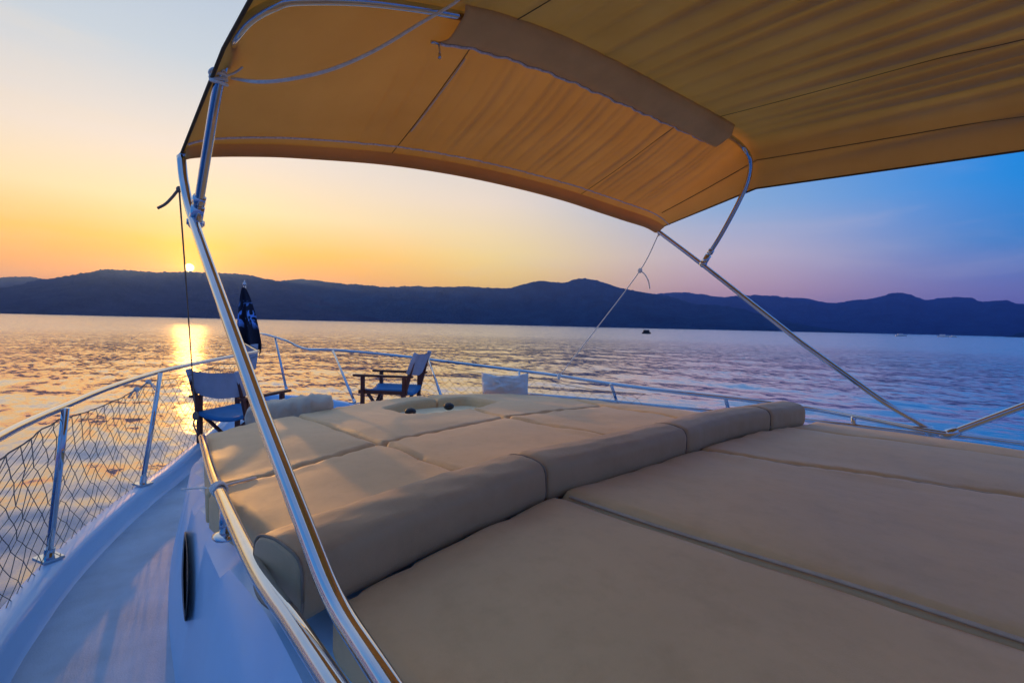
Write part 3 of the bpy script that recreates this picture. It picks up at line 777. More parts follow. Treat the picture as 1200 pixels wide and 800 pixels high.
# ------------------------------------------------- bolster sections
def bolster(px_pts, label, ht=.135, dp=.20, i=0):
    P = spline([at_drop(x, y, .60) for x, y in px_pts], 40)
    T = np.gradient(P, axis=0); T[:, 2] = 0; T /= np.linalg.norm(T, axis=1)[:, None]
    nr = np.stack([-T[:, 1], T[:, 0], 0*T[:, 0]], 1)
    if nr[0][1] < 0: nr = -nr
    sec = []
    W, H_, rr = dp, ht, .062
    prof = round_poly([(0, -.02), (W, -.02), (W*.96, H_*.96), (W*.5, H_*1.06), (W*.02, H_*.93)], rr, 7)
    cen = np.array([W*.5, H_*.45]); L = np.r_[0, np.cumsum(np.linalg.norm(np.diff(P, axis=0), axis=1))]
    s = np.unique(np.r_[0, .002, .006, .012, .02, .03, np.linspace(.045, L[-1]-.045, 34), L[-1]-.03, L[-1]-.02, L[-1]-.012, L[-1]-.006, L[-1]-.002, L[-1]])
    v = []; k = len(prof); wv = Waves(50+i, 10, 8, 40)
    for si in s:
        p = np.array([np.interp(si, L, P[:, q]) for q in range(3)]); n_ = np.array([np.interp(si, L, nr[:, q]) for q in range(3)])
        ed = min(si, L[-1]-si); g = 1 if ed > .03 else .86+.14*math.sqrt(max(0, 1-(1-ed/.03)**2))
        for a, b in prof:
            u = cen+(np.array([a, b])-cen)*(g*(1+.012*float(wv(si*3, a*9+b*5))))
            v.append(p+n_*u[0]+np.array([0, 0, u[1]]))
    f = [(r_*k+j, r_*k+(j+1) % k, (r_+1)*k+(j+1) % k, (r_+1)*k+j) for r_ in range(len(s)-1) for j in range(k)]
    f += [tuple(range(k))[::-1], tuple((len(s)-1)*k+j for j in range(k))]
    o = obj('bolster_cushion', v, f, M['bolster'], None, at=tuple(P[20]))
    tag(o, label, 'bolster', 'bolster sections across the sunpad')
    for si in ((.007,) if i == 0 else ())+((L[-1]-.007,) if i < 3 else ()):
        p = np.array([np.interp(si, L, P[:, q]) for q in range(3)]); n_ = np.array([np.interp(si, L, nr[:, q]) for q in range(3)])
        lp = [p+n_*(cen+(np.array([a, b])-cen)*.97)[0]+np.array([0, 0, (cen+(np.array([a, b])-cen)*.97)[1]]) for a, b in prof]
        obj('piping', *tube(lp+[lp[0]], .0035, 6), M['pipe'], o)
    return o
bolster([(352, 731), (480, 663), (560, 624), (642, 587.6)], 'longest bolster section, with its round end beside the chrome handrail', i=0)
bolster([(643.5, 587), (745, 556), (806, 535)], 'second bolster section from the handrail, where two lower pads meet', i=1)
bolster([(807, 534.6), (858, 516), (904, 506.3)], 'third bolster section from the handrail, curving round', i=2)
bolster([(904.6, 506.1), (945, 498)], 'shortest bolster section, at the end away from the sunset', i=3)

# ------------------------------------------------- lower sunpad cushions (aft of the bolster)
W2 = Waves(71, 18, 2.2, 12)
d2 = lambda px, py: at_drop(px, py, .593)[:2]
S1a, S1b = d2(685, 592), d2(1200, 757); S2a, S2b = d2(830, 531), d2(1190, 585); S3a, S3b = d2(950, 505), d2(1200, 540)
print('aft seams', S1a, S1b, S2a, S2b, S3a, S3b)
YF = 1.02
def front_y(x): return np.interp(x, B0[:, 0], B0[:, 1])+.012
def aft_cushion(a0, a1, b0, b1, label, dz, yb, m=None, wrf=None):
    """between seam line a (left) and seam line b (right)"""
    ya = front_y(a0[0]); pts = [line_at(a0, a1, ya)]
    L0 = line_at(a0, a1, ya); R0 = line_at(b0, b1, front_y(b0[0]))
    top = [np.array([x, front_y(x)]) for x in np.linspace(L0[0], R0[0], 7)]
    P = [line_at(a0, a1, yb), line_at(b0, b1, yb)]+top[::-1]
    P = inset(P, .002)
    def zt(X, Y): return E-.593+dz+0*X
    def w(X, Y, e):
        z = .0052*np.abs(W3(X*.5, Y*.2))*np.exp(-e/.10)*np.clip(e/.03, 0, 1)+.0065*W2(X, Y)*np.clip(e/.15, 0, 1)+.0018*W2(X*3+2, Y*3)*np.exp(-e/.15)*np.clip(e/.03, 0, 1)
        return z+(wrf(X, Y, e) if wrf else 0)
    c = np.mean(P, 0)
    o = slab('sunpad_cushion', round_poly(P, .05), zt, .10+dz, .025, .028, .016, M['vinyl'], None, wr=w, at=(c[0], c[1], E-.69))
    pl = np.array([[*line_at(a0, a1, y)+np.array([.005, 0]), E-.593+dz-.003+.003*math.sin(y*7)] for y in np.linspace(L0[1]-.06, yb+.06, 60)])
    obj('piping', *tube(pl, .0055, 6), M['pipe2'], o)
    tag(o, label, 'cushion', 'lower sunpad cushions'); return o
pe0, pe1 = np.array([.40, 1.1]), np.array([.385, -2.2])
tx = lambda X, Y, e: .009*np.exp(-((X-S1a[0]+.06)**2/.006+(Y-front_y(S1a[0])+.04)**2/.012))
aft_cushion(pe0, pe1, S1a, S1b, 'largest lower pad cushion, in front of the chrome leg and longest bolster section', 0, -2.2, wrf=tx)
aft_cushion(S1a, S1b, S2a, S2b, 'lower pad cushion in the middle, with a raised piped edge towards the large cushion', .012, -2.2)
aft_cushion(S2a, S2b, S3a, S3b, 'lower pad cushion beyond the middle one, starting at the third bolster section', .008, -2.2)
aft_cushion(S3a, S3b, np.array([3.63, 1.0]), np.array([3.66, -2.2]), 'narrow lower pad cushion at the feet of the steel canopy legs', 0, -2.2)

# ================================================================== BIMINI
bim = tag(empty('bimini_top', (1.95, 1.2, E-.6)), 'beige canvas bimini canopy stretched over bent steel bows above the pads', 'canopy')
RT = .018
legP = [np.array([.33, .30, E-.57]), at_x(458, 806, .335), at_x(391, 705, .345), at_x(305, 480, .365), at_x(228, 262, .39), at_x(216, 215, .39), at_x(212.5, 184, .39)]
legP = np.vstack([spline(legP[:3], 30)[:-1] if False else bend(legP[:3]+[legP[3]], .08)[:-1], spline(legP[3:], 40)])
obj('front_leg', *tube(resample(legP, 120), RT, 18), M['chrome'], bim)
sF = [at_drop(1093, 504, .565), at_x(1040, 474, 3.635), at_x(940, 402, 3.625), at_x(823, 310, 3.61), at_x(770, 270, 3.60)]
legS = np.vstack([bend(sF[:3], .12)[:-1], spline(sF[2:], 30)])
lS = obj('front_leg', *tube(resample(legS, 100), RT*.95, 16), M['chrome'], bim)
obj('leg_foot', *tube([sF[0]+np.array([0, -.0, -.03]), sF[0]+(sF[1]-sF[0])*.10], .028, 14), M['chrome'], lS)
# front bow under the hem
HEM = [(212.5, 184), (222, 180), (250, 178), (300, 178), (350, 180), (450, 188), (530, 200), (600, 215), (660, 231), (705, 246), (735, 256), (757, 263), (770, 270)]
pF0, pF1 = at_x(212.5, 184, .39), at_x(770, 270, 3.60)
def hem_pt(px, py):
    y = 2.4
    for _ in range(40):
        p = at_y(px, py, y); u = np.clip((p[0]-pF0[0])/(pF1[0]-pF0[0]), 0, 1); y = pF0[1]*(1-u)+pF1[1]*u
    return at_y(px, py, y)
Fpts = [pF0]+[hem_pt(*p) for p in HEM[1:-1]]+[pF1]
Fc = spline(Fpts, 161)
obj('front_bow', *tube(Fc, RT*.9, 12), M['chrome'], bim)
# middle bow
jP, jS = at_x(229, 261, .40), at_x(824, 309, 3.605)
MID = [at_x(231, 250, .40), at_x(243, 175, .40), at_x(256, 100, .405), at_x(267, 62, .42), at_y(276, 42, 1.70), at_y(293, 22, 1.62), at_y(320, 7, 1.56), at_y(350, 0, 1.54), at_y(440, 3, 1.52), at_y(540, 19, 1.5), at_y(620, 42, 1.475), at_y(700, 76, 1.45),
       at_y(790, 122, 1.41), at_y(845, 154, 1.375), at_x(868, 170, 3.46), at_x(879, 187, 3.54), at_x(877, 210, 3.575), at_x(866, 236, 3.59), at_x(845, 275, 3.60), at_x(826, 305, 3.605)]
Mc = spline(MID, 260)
obj('middle_bow', *tube(Mc, RT*.92, 16), M['chrome'], bim)
for p, a in ((jP, Mc[0:6]), (jS, Mc[-6:])):
    d = Mc[10]-p if a[0][0] < 1 else Mc[-11]-p
    d = d/np.linalg.norm(d)
    obj('joint', *MB().add(*tube([p-d*.015, p+d*.075], .024, 12)).add(*tube([p+d*.085, p+d*.12], .0235, 8)).add(*blob(p, (.03, .03, .03))).add(*tube([p+np.array([-.03, 0, 0]), p+np.array([.03, 0, 0])], .012, 10)).__dict__.values(), M['chrome'], bim)
# aft bow and its legs
aS = at_drop(1112, 508, .57); aS2 = at_x(1200, 475, 3.69)
dA = (aS2-aS)/np.linalg.norm(aS2-aS); aTop = aS+dA*2.1
AFT = [aS, aS2, aS+dA*1.4, aTop, np.array([3.55, -1.62, E+1.02]), np.array([3.38, -1.66, E+1.26]), np.array([2.6, -1.7, E+1.36]), np.array([1.9, -1.7, E+1.38]),
       np.array([1.2, -1.68, E+1.30]), np.array([.55, -1.64, E+1.06]), np.array([.40, -1.62, E+.9]), np.array([.37, -1.5, E+.7]), np.array([.36, -.6, E+.1]), np.array([.34, .18, E-.57])]
obj('aft_bow', *tube(spline(AFT, 200), RT, 14), M['chrome'], bim)
obj('leg_foot', *tube([aS-dA*.04, aS+dA*.05], .028, 14), M['chrome'], bim)

# canopy fabric: three cross curves joined by two panels
NT = 801
def off(C, up):
    C = C.copy(); C[:, 2] += up; return C
FF = Fc[np.linspace(0, 160, NT).astype(int)]
FF = resample(Fc, NT)+np.array([0, .004, .012])
MF = [at_x(262, 57, .375)+np.array([0, 0, .0]), at_y(287, 12, 1.62), at_y(318, -3, 1.56), at_y(350, -9, 1.54), at_y(440, -6, 1.52), at_y(540, 10, 1.5), at_y(620, 33, 1.475), at_y(700, 67, 1.45),
      at_y(790, 113, 1.41), at_y(848, 144, 1.37), at_x(876, 164, 3.53), at_x(888, 190, 3.60), at_x(888, 206, 3.62), at_x(886, 221, 3.63)]
MFc = spline(MF, NT)
AF = [np.array([.35, -1.62, E+.93]), np.array([.5, -1.64, E+1.10]), np.array([1.2, -1.68, E+1.33]), np.array([1.9, -1.7, E+1.41]), np.array([2.6, -1.7, E+1.39]),
      np.array([3.38, -1.66, E+1.31]), np.array([3.56, -1.63, E+1.17]), np.array([3.63, -1.62, E+1.02]), np.array([3.65, -1.62, E+.90])]
AFc = spline(AF, NT)
g = np.random.default_rng(5)
tt = np.linspace(0, 1, NT)
def creases(n, amp, seed, lo=.03, hi=.98):
    g = np.random.default_rng(seed); z = np.zeros(NT)
    cs = np.sort(np.linspace(lo, hi, n)+g.uniform(-.42, .42, n)*(hi-lo)/n); am = amp*g.uniform(.25, 1, n); fo = np.zeros(NT)
    for k in range(n-1):                                    # each fold drops sharply, then the cloth rises gently to the next
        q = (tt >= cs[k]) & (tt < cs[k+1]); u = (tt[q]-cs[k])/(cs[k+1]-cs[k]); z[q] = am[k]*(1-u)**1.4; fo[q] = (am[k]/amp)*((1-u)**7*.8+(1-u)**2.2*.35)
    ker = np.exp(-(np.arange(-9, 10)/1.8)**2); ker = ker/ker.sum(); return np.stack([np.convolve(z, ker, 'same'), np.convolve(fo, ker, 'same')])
def panel(C0, C1, nv, sagz, c1, c2, skew=0, edge=0, c2w=1):
    """loft between two cross curves with sag and creases; returns grid (nv, NT, 3)"""
    out = []; fol = []
    for k in range(nv):
        v = k/(nv-1); p = C0*(1-v)+C1*v
        env = math.sin(PI*v)
        sh, fo = [np.interp(tt+skew*(v-.5)+.004*math.sin(v*7), tt, c1[q])*(.55+.45*math.sin(PI*v))+.35*np.interp(tt-2*skew*(v-.5), tt, c2[q])*v*c2w for q in (0, 1)]
        p = p.copy(); p[:, 2] -= sagz*env*np.sin(PI*np.clip(tt, 0, 1))**.6
        p[:, 2] -= sh*(.25+.75*min(1, 3*v, 4*(1-v)+.35))*np.clip((1-tt)*8, 0, 1)
        if edge: p[:, 0] += 0
        out.append(p); fol.append(np.clip(fo*min(1, .3+2.5*v, .45+3*(1-v)), 0, 1))
    return np.array(out), np.array(fol)
cA, cB, cC = creases(34, .014, 1, .22, .92), creases(23, .045, 2, .12), creases(30, .02, 3)
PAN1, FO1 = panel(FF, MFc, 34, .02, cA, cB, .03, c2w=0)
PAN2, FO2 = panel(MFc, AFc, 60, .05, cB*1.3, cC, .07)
V = np.vstack([PAN1.reshape(-1, 3), PAN2[1:].reshape(-1, 3)])
rows = PAN1.shape[0]+PAN2.shape[0]-1
fcs = [(i*NT+j, i*NT+j+1, (i+1)*NT+j+1, (i+1)*NT+j) for i in range(rows-1) for j in range(NT-1)]
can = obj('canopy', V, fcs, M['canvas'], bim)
fa = can.data.attributes.new('fold_shade', 'FLOAT', 'POINT'); fa.data.foreach_set('value', np.vstack([FO1*.8*np.clip((tt-.2)*4, 0, 1), FO2[1:]]).ravel().astype(np.float32))  # crease mask that darkens the pleats, standing in for shade
sd = can.modifiers.new('thick', 'SOLIDIFY'); sd.thickness = .003; sd.offset = 1
# hem pocket round the front bow
def hem_band(C, C2, w, name, m, r=.026, par=None):
    v = []; f = []
    k = 9
    for i in range(len(C)):
        d = C2[i]-C[i]; d = d/np.linalg.norm(d)
        up = np.array([0, 0, 1.]); up = up-d*np.dot(up, d); up /= np.linalg.norm(up)
        prof = [(w, -.004), (w*.7, -.012), (w*.35, -.02), (.0, -r), (-r*.75, -r*.7), (-r, 0), (-r*.7, r*.65), (0, r*.75), (w*.4, .008)]
        for a, b in prof: v.append(C[i]+d*a+up*b)
    n = len(C)
    for i in range(n-1):
        for j in range(k-1): f.append((i*k+j, i*k+j+1, (i+1)*k+j+1, (i+1)*k+j))
    return obj(name, v, f, m, par)
hemo = hem_band(resample(Fc, NT)[3:-2], PAN1[8][3:-2], .075, 'hem_pocket', M['canvas'], .024, bim)
obj('piping', *tube([PAN1[5][i]+np.array([0, 0, -.016]) for i in range(3, NT-3)], .0045, 6), M['zip'], hemo)
# binding along the two side edges
for t_ in (0, NT-1):
    e = np.vstack([PAN1[:, t_], PAN2[1:, t_]])
    obj('edge_binding', *tube(e, .006, 6), M['seam'], bim)
# inner side flap line on the starboard edge
ib = NT-1-43
obj('seam', *tube(np.vstack([PAN1[6:, ib], PAN2[1:, ib]])+np.array([0, 0, -.004]), .0032, 5), M['seam'], can)
# panel seams
def seam_at(px, py, PANX, name='seam', m='seam', r=.0022, rows=None):
    """a seam along the panel through the point seen at a pixel"""
    best = 1e9; jb = 0
    for i in range(PANX.shape[0]):
        for j in range(0, NT):
            q = PANX[i, j]-EYE; z = q@_F
            if z < .1: continue
            d = (600+FPX*(q@_R)/z-px)**2+(400-FPX*(q@_U)/z-py)**2
            if d < best: best = d; jb = j
    pth = PANX[:, jb]+np.array([0, 0, -.004])
    if rows: pth = pth[rows[0]:rows[1]]
    obj(name, *tube(pth, r, 5), M[m], can); return jb
j1 = seam_at(500, 128, PAN1); seam_at(505, 122, PAN1, 'lit_seam', 'seamlit', .0035, (9, 27))  # pale strip over the seam is painted light
j2 = seam_at(740, 186, PAN1); seam_at(600, 24, PAN2); seam_at(1000, 92, PAN2)

# sleeve with zip round the middle bow
i0 = np.argmin(np.linalg.norm(Mc-at_y(540, 19, 1.5), axis=1)); i1 = np.argmin(np.linalg.norm(Mc-at_y(853, 158, 1.37), axis=1))
SC = Mc[i0:i1+1]
def dirs(c):
    j = int(np.argmin(np.linalg.norm(MFc-c, axis=1))); return PAN1[-9, j]-PAN1[-1, j], PAN2[6, j]-PAN2[0, j], j
v = []; zl = []
for n_, c in enumerate(SC):
    df, da, j = dirs(c); df = df/np.linalg.norm(df); da = da/np.linalg.norm(da)
    wob = .004*math.sin(n_*.55)+.003*math.sin(n_*1.3)
    prof = [MFc[j]+da*.045+np.array([0, 0, -.006]), c+da*.030+np.array([0, 0, -.012]), c+np.array([0, 0, -.030]), c+df*.035+np.array([0, 0, -.032]), c+df*.085+np.array([0, 0, -.022]), MFc[j]+df*(.145+wob)+np.array([0, 0, -.014])]
    zl.append(prof[-1]+np.array([0, 0, -.004])); v += list(spline(prof, 12))
k = 12
f = [(i*k+j, i*k+j+1, (i+1)*k+j+1, (i+1)*k+j) for i in range(len(SC)-1) for j in range(k-1)]
slv = obj('bow_sleeve', v, f, M['sleeve'], bim)
sd = slv.modifiers.new('thick', 'SOLIDIFY'); sd.thickness = .003
zp = obj('zip', *tube(zl, .006, 6), M['zip'], slv)
z0 = zl[0]; zd = (zl[0]-zl[4])/np.linalg.norm(zl[0]-zl[4])
obj('zip_pull', *MB().add(*tube([z0, z0+zd*.04], .007, 8)).add(*tube([z0+zd*.005, z0+np.array([0, 0, -.03]), z0+np.array([0, 0, -.045])], .004, 6)).add(*tube([z0+np.array([0, 0, -.04]), z0+np.array([0, 0, -.06])], .0065, 8)).__dict__.values(), M['chrome'], slv)

# ================================================================== ROPES
def rope_top(px, py): return at_y(px, py, 1.40)
kn = at_x(256, 92, .40)
R1 = [kn, at_x(268, 91, .45), at_y(300, 96, 1.70), at_y(340, 93, 1.62), at_y(390, 81, 1.55), at_y(440, 59, 1.50), at_y(490, 29, 1.47), at_y(540, -2, 1.45), at_y(590, -50, 1.43)]
mb = MB().add(*tube(spline(R1, 80), .0055, 8))
for k in range(4):
    c = kn+np.array([0, .006*k-.01, .012*k-.018]); lp = [c+np.array([.024*math.cos(a), .024*math.sin(a), .008*math.sin(a+k)]) for a in np.linspace(0, 2*PI, 16)]
    mb.add(*tube(lp, .005, 7))
mb.add(*tube(spline([kn, at_x(274, 86, .44), at_x(284, 79, .45)], 10), .0035, 6))
tag(mb.build('rope', M['rope'], at=tuple(kn)), 'thick white rope knotted to the canopy bow and drooping across under the canvas', 'rope')
# port guy line
gl0 = at_x(210.5, 221, .375); gl1 = at_drop(228, 482, .60)
gA_ = at_d(210, 222, 2.05); gB_ = at_d(229, 487, 3.3)
mb = MB().add(*tube(spline([gA_, (gA_*.7+gB_*.3)+np.array([0, 0, .01]), (gA_*.3+gB_*.7), gB_], 50), .0035, 6))
mb.add(*tube(spline([gA_+np.array([.02, 0, .005]), gA_, at_d(202, 231, 2.04), at_d(194, 239, 2.03), at_d(185, 244, 2.03)], 20), .0065, 6))
mb.add(*blob(gA_, (.012, .012, .014))); mb.add(*blob(gB_, (.02, .02, .03)))
mb.add(*tube(spline([gB_, gB_+np.array([-.01, 0, -.06]), gB_+np.array([.01, 0, -.12])], 8), .006, 6))
tag(mb.build('guy_line', M['thin'], at=tuple(gA_)), 'thin dark guy line with a frayed end hanging in front of the setting sun', 'rope')
# starboard guy line
gS = at_x(772, 274, 3.60); gK = at_d(750, 317, 4.1); gE = at_drop(655, 441, .495)
mb = MB().add(*tube(spline([gS, gK, (gK+gE)/2+np.array([0, 0, -.01]), gE], 50), .0042, 6))
mb.add(*tube([gS+np.array([.012*math.cos(a), 0, .016*math.sin(a)]) for a in np.linspace(0, 2*PI, 12)], .004, 6))
mb.add(*blob(gK, (.02, .02, .022)))
mb.add(*tube(spline([gK, at_d(756, 322, 4.08), at_d(760, 330, 4.07), at_d(761.5, 338, 4.07)], 14), .0055, 6))
mb.add(*blob(gE, (.018, .018, .03)))
tag(mb.build('guy_line', M['rope'], at=tuple(gE)), 'thin pale guy line with knot and loose tail, from canopy corner to far rail', 'rope')
# lashing on the handrail
lk = at_drop(257, 573, .555)
mb = MB()
for k in range(3):
    c = lk+np.array([0, .012*k-.012, 0]); mb.add(*tube([c+np.array([.021*math.cos(a), .004*math.sin(a*2+k), .021*math.sin(a)]) for a in np.linspace(0, 2*PI, 14)], .0045, 6))
mb.add(*tube(spline([lk, at_drop(240, 571.5, .62), at_drop(213, 573, .64)], 14), .0035, 6))
e1 = at_surf(300, 561); e2 = at_surf(262, 573)
mb.add(*tube(spline([lk, e2+np.array([0, 0, .012]), e1+np.array([0, 0, .006])], 14), .0045, 6))
tag(mb.build('lashing', M['rope'], at=tuple(lk)), 'short cord lashing tied round the chrome handrail at the pad seam', 'rope')

# ================================================================== DIRECTOR CHAIRS
def director_chair(name, loc, rz, label, sc=1.0):
    t = tag(empty(name, (0, 0, 0)), label, 'chair', 'director chairs on the foredeck')
    w, d, ah, sh, bh = .50, .50, .58, .41, .80
    for s in (-1, 1):
        x = s*w/2
        obj('armrest', *bar((x, -d/2-.06, ah), (x, d/2+.07, ah), .055, .024), M['wood'], t, False)
        obj('leg', *bar((x, d/2-.03, .03), (x, d/2-.03, ah-.012), .04, .036, (0, 1, 0)), M['wood'], t, False)
        obj('leg', *bar((x, -d/2+.03, .03), (x, -d/2+.03, ah-.012), .04, .036, (0, 1, 0)), M['wood'], t, False)
        obj('runner', *bar((x, -d/2-.04, .02), (x, d/2+.04, .02), .04, .034), M['wood'], t, False)
        obj('seat_rail', *bar((x*.94, -d/2+.0, sh), (x*.94, d/2+.02, sh), .03, .04), M['wood'], t, False)
        obj('back_post', *bar((x*.98, -d/2+.02, ah-.16), (x*.98, -d/2-.075, bh), .028, .04, (0, 1, 0)), M['wood'], t, False)
    for yy, sg in ((d/2-.07, 1), (-d/2+.07, 1), (d/2-.07, -1), (-d/2+.07, -1)):
        obj('cross_leg', *bar((-sg*w/2*.93, yy+.012*sg, .05), (sg*w/2*.93, yy+.012*sg, sh-.02), .02, .034, (0, 1, 0)), M['wood'], t, False)
    # sagging seat
    v = []; f = []; n = 12
    for q, dz in ((0, 0), (1, -.035)):
        for i in range(n+1):
            for j in range(n+1):
                u, vv = i/n, j/n; v.append(((u-.5)*w*.94, (vv-.5)*d, sh+.032-.045*math.sin(PI*u)**.8+dz))
    b = (n+1)**2
    for i in range(n):
        for j in range(n):
            a = i*(n+1)+j; q = (a, a+n+1, a+n+2, a+1); f.append(q); f.append(tuple(b+x for x in q[::-1]))
    for i in range(n):
        for (a, c) in ((i, i+1), ((n)*(n+1)+i+1, n*(n+1)+i), ((i+1)*(n+1), i*(n+1)), (i*(n+1)+n, (i+1)*(n+1)+n)): f.append((a, c, b+c, b+a))
    obj('seat', v, f, M['blue'], t)
    # back sling: curved between the posts, lower edge sagging
    v = []; f = []; n = 16; mrows = 8
    for side, off_ in ((0, 0), (1, -.006)):
        for i in range(n+1):
            u = i/n
            for j in range(mrows+1):
                vv = j/mrows; zt = bh+.015-.012*math.sin(PI*u); zb = bh-.19-.035*math.sin(PI*u)
                z = zt*(1-vv)+zb*vv; yb = -d/2-.075+(bh-z)*.36
                v.append(((u-.5)*w*1.04, yb-.045*math.sin(PI*u)*(.6+.4*vv)+off_+.004*math.sin(u*23+vv*5), z))
    b = (n+1)*(mrows+1)
    for i in range(n):
        for j in range(mrows):
            a = i*(mrows+1)+j; q = (a, a+1, a+mrows+2, a+mrows+1); f.append(q); f.append(tuple(b+x for x in q[::-1]))
    obj('back_sling', v, f, M['lilac'], t)
    for s in (-1, 1):
        obj('post_sleeve', *tube([(s*w/2*.99, -d/2-.09, bh+.022), (s*w/2*.985, -d/2-.01, bh-.19)], .024, 10), M['lilac'], t)
    t.location = loc; t.rotation_euler = (0, 0, rz); t.scale = (sc, sc, sc)
    return t
DZ = E-1.19
c1 = at_d(284, 480, 4.14); ch1 = director_chair('director_chair', (c1[0], c1[1], DZ), -YAW-R(12), 'wooden director chair seen from behind, its pale sling back towards us beside the net', .93)
ch2 = director_chair('director_chair', (2.60, 4.60, DZ+.05), R(40), 'wooden director chair seen from the side near the hatch, with bright blue seat')
for ch in (ch1, ch2):
    for o in ch.children:
        if o.name.split('.')[0] in ('armrest', 'leg', 'runner', 'seat_rail', 'back_post', 'cross_leg'): bevel(o, .005)

# ================================================================== PILLOW, BUNDLE
def pillow(name, c, W, H_, T_, yaw, tilt, m, label, seed, conc=.0):
    n = 22; v = []; f = []; wv = Waves(seed, 12, 4, 22)
    for s in (1, -1):
        for i in range(n+1):
            for j in range(n+1):
                u, q = i/n*2-1, j/n*2-1
                pin = 1-.10*(u*u)*(1-abs(q)) if False else 1
                x = u*W/2*(1-.07*(1-abs(u))*0-.06*(q*q)*0); x = u*W/2*(1-.05*(1-q*q)*abs(u)**2*0)
                z = q*H_/2; z += conc*(u*u-.5)*(.5+.5*q)
                th = T_/2*((1-u**4)*(1-q**4))**.5*(1+.10*float(wv(u*2, q*2+s)))
                v.append((x*(1-.06*(1-q)*.5), s*th, z))
    b = (n+1)**2
    for i in range(n):
        for j in range(n):
            a = i*(n+1)+j; q = (a, a+n+1, a+n+2, a+1); f.append(q); f.append(tuple(b+k for k in q[::-1]))
    Rm = Matrix.Rotation(yaw, 3, 'Z') @ Matrix.Rotation(tilt, 3, 'X')
    v = [np.array(Rm @ Vector(p))+np.array(c) for p in v]
    o = obj(name, v, f, m, at=tuple(c)); tag(o, label, 'pillow' if 'pillow' in name else 'cushion')
    sb = o.modifiers.new('weld', 'WELD'); sb.merge_threshold = .0005
    return o
pc = at_d(592, 450.5, 4.62)
pillow('pillow', pc, .46, .20, .19, -YAW+R(6), R(-22), M['white'], 'white pillow with dipped top edge standing at the front of the sunpad', 5, conc=.045)
def bundle():
    a = at_d(287, 489, 3.42); b = at_d(391, 474, 3.62)
    P = spline([a, a*.66+b*.34+np.array([0, 0, .012]), a*.33+b*.67+np.array([0, 0, .018]), b], 34); wv = Waves(9, 20, 3, 26)
    v = []; f = []; k = 22
    t = (b-a)/np.linalg.norm(b-a); s = np.cross(t, (0, 0, 1)); s /= np.linalg.norm(s)
    for i, p in enumerate(P):
        u = i/33; e = min(u, 1-u)*.66; g = min(1, math.sqrt(max(0, 1-(1-min(e, .04)/.04)**2))*.85+.15) if e < .04 else 1
        for j in range(k):
            w = 2*PI*j/k; rr = g*(1+.10*float(wv(u*5, math.cos(w)*.8+math.sin(w)*1.3))+.03*math.sin(u*60+3*math.sin(w)))
            cx = abs(math.cos(w))**.75*math.copysign(1, math.cos(w)); sx = abs(math.sin(w))**.75*math.copysign(1, math.sin(w))
            v.append(p+s*.11*rr*cx+np.array([0, 0, 1])*(.078*rr*sx))
    n = len(P)
    f = [(i*k+j, i*k+(j+1) % k, (i+1)*k+(j+1) % k, (i+1)*k+j) for i in range(n-1) for j in range(k)]
    f += [tuple(range(k))[::-1], tuple((n-1)*k+j for j in range(k))]
    o = obj('rolled_cushion', v, f, M['bundle'], at=tuple((a+b)/2)); tag(o, 'creased beige rolled cushion lying at the front edge of the pad below the chair arm', 'cushion')
bundle()

# ================================================================== FLAG AT THE BOW
def flag_mat():
    m, nt, b = mat('black_flag_cloth')
    tc = N(nt, 'ShaderNodeTexCoord'); mp = N(nt, 'ShaderNodeMapping'); nt.links.new(tc.outputs['Object'], mp.inputs['Vector']); mp.inputs['Scale'].default_value = (9, 9, 6.5)
    n = N(nt, 'ShaderNodeTexNoise', Scale=1.15, Detail=3, Roughness=.5, Distortion=1.2); nt.links.new(mp.outputs[0], n.inputs['Vector'])
    sp = N(nt, 'ShaderNodeSeparateXYZ'); nt.links.new(tc.outputs['Object'], sp.inputs[0])
    zr = ramp(nt, None, [(0, (0,)*3), (.18, (0,)*3), (.30, (1,)*3), (.52, (1,)*3), (.62, (0,)*3)])
    mr = N(nt, 'ShaderNodeMapRange'); nt.links.new(sp.outputs[2], mr.inputs['Value']); mr.inputs['From Min'].default_value = 0; mr.inputs['From Max'].default_value = -.80
    nt.links.new(mr.outputs[0], zr.inputs['Fac'])
    th = N(nt, 'ShaderNodeMath', operation='GREATER_THAN'); nt.links.new(n.outputs['Fac'], th.inputs[0]); th.inputs[1].default_value = .52
    mu = N(nt, 'ShaderNodeMath', operation='MULTIPLY'); nt.links.new(th.outputs[0], mu.inputs[0]); nt.links.new(zr.outputs[0], mu.inputs[1])
    mx = N(nt, 'ShaderNodeMix', data_type='RGBA'); nt.links.new(mu.outputs[0], mx.inputs[0]); mx.inputs[6].default_value = (.008, .010, .030, 1); mx.inputs[7].default_value = (.16, .40, .95, 1)
    nt.links.new(mx.outputs[2], b.inputs['Base Color']); b.inputs['Roughness'].default_value = .8
    return m
fd = 5.7
ft = at_d(286.5, 333, fd); fb = at_d(297, 432, fd)
fl = tag(empty('flagstaff', tuple(fb)), 'slim flagstaff with a pointed finial at the bow, carrying the black flag', 'flagpole')
obj('staff', *tube([fb, ft], .011, 10), M['chrome'], fl)
obj('finial', *MB().add(*blob(ft, (.02, .02, .02))).add(*tube([ft, ft+np.array([0, 0, .05])], .012, 8, radii=[.014, .003])).__dict__.values(), M['chrome'], fl)
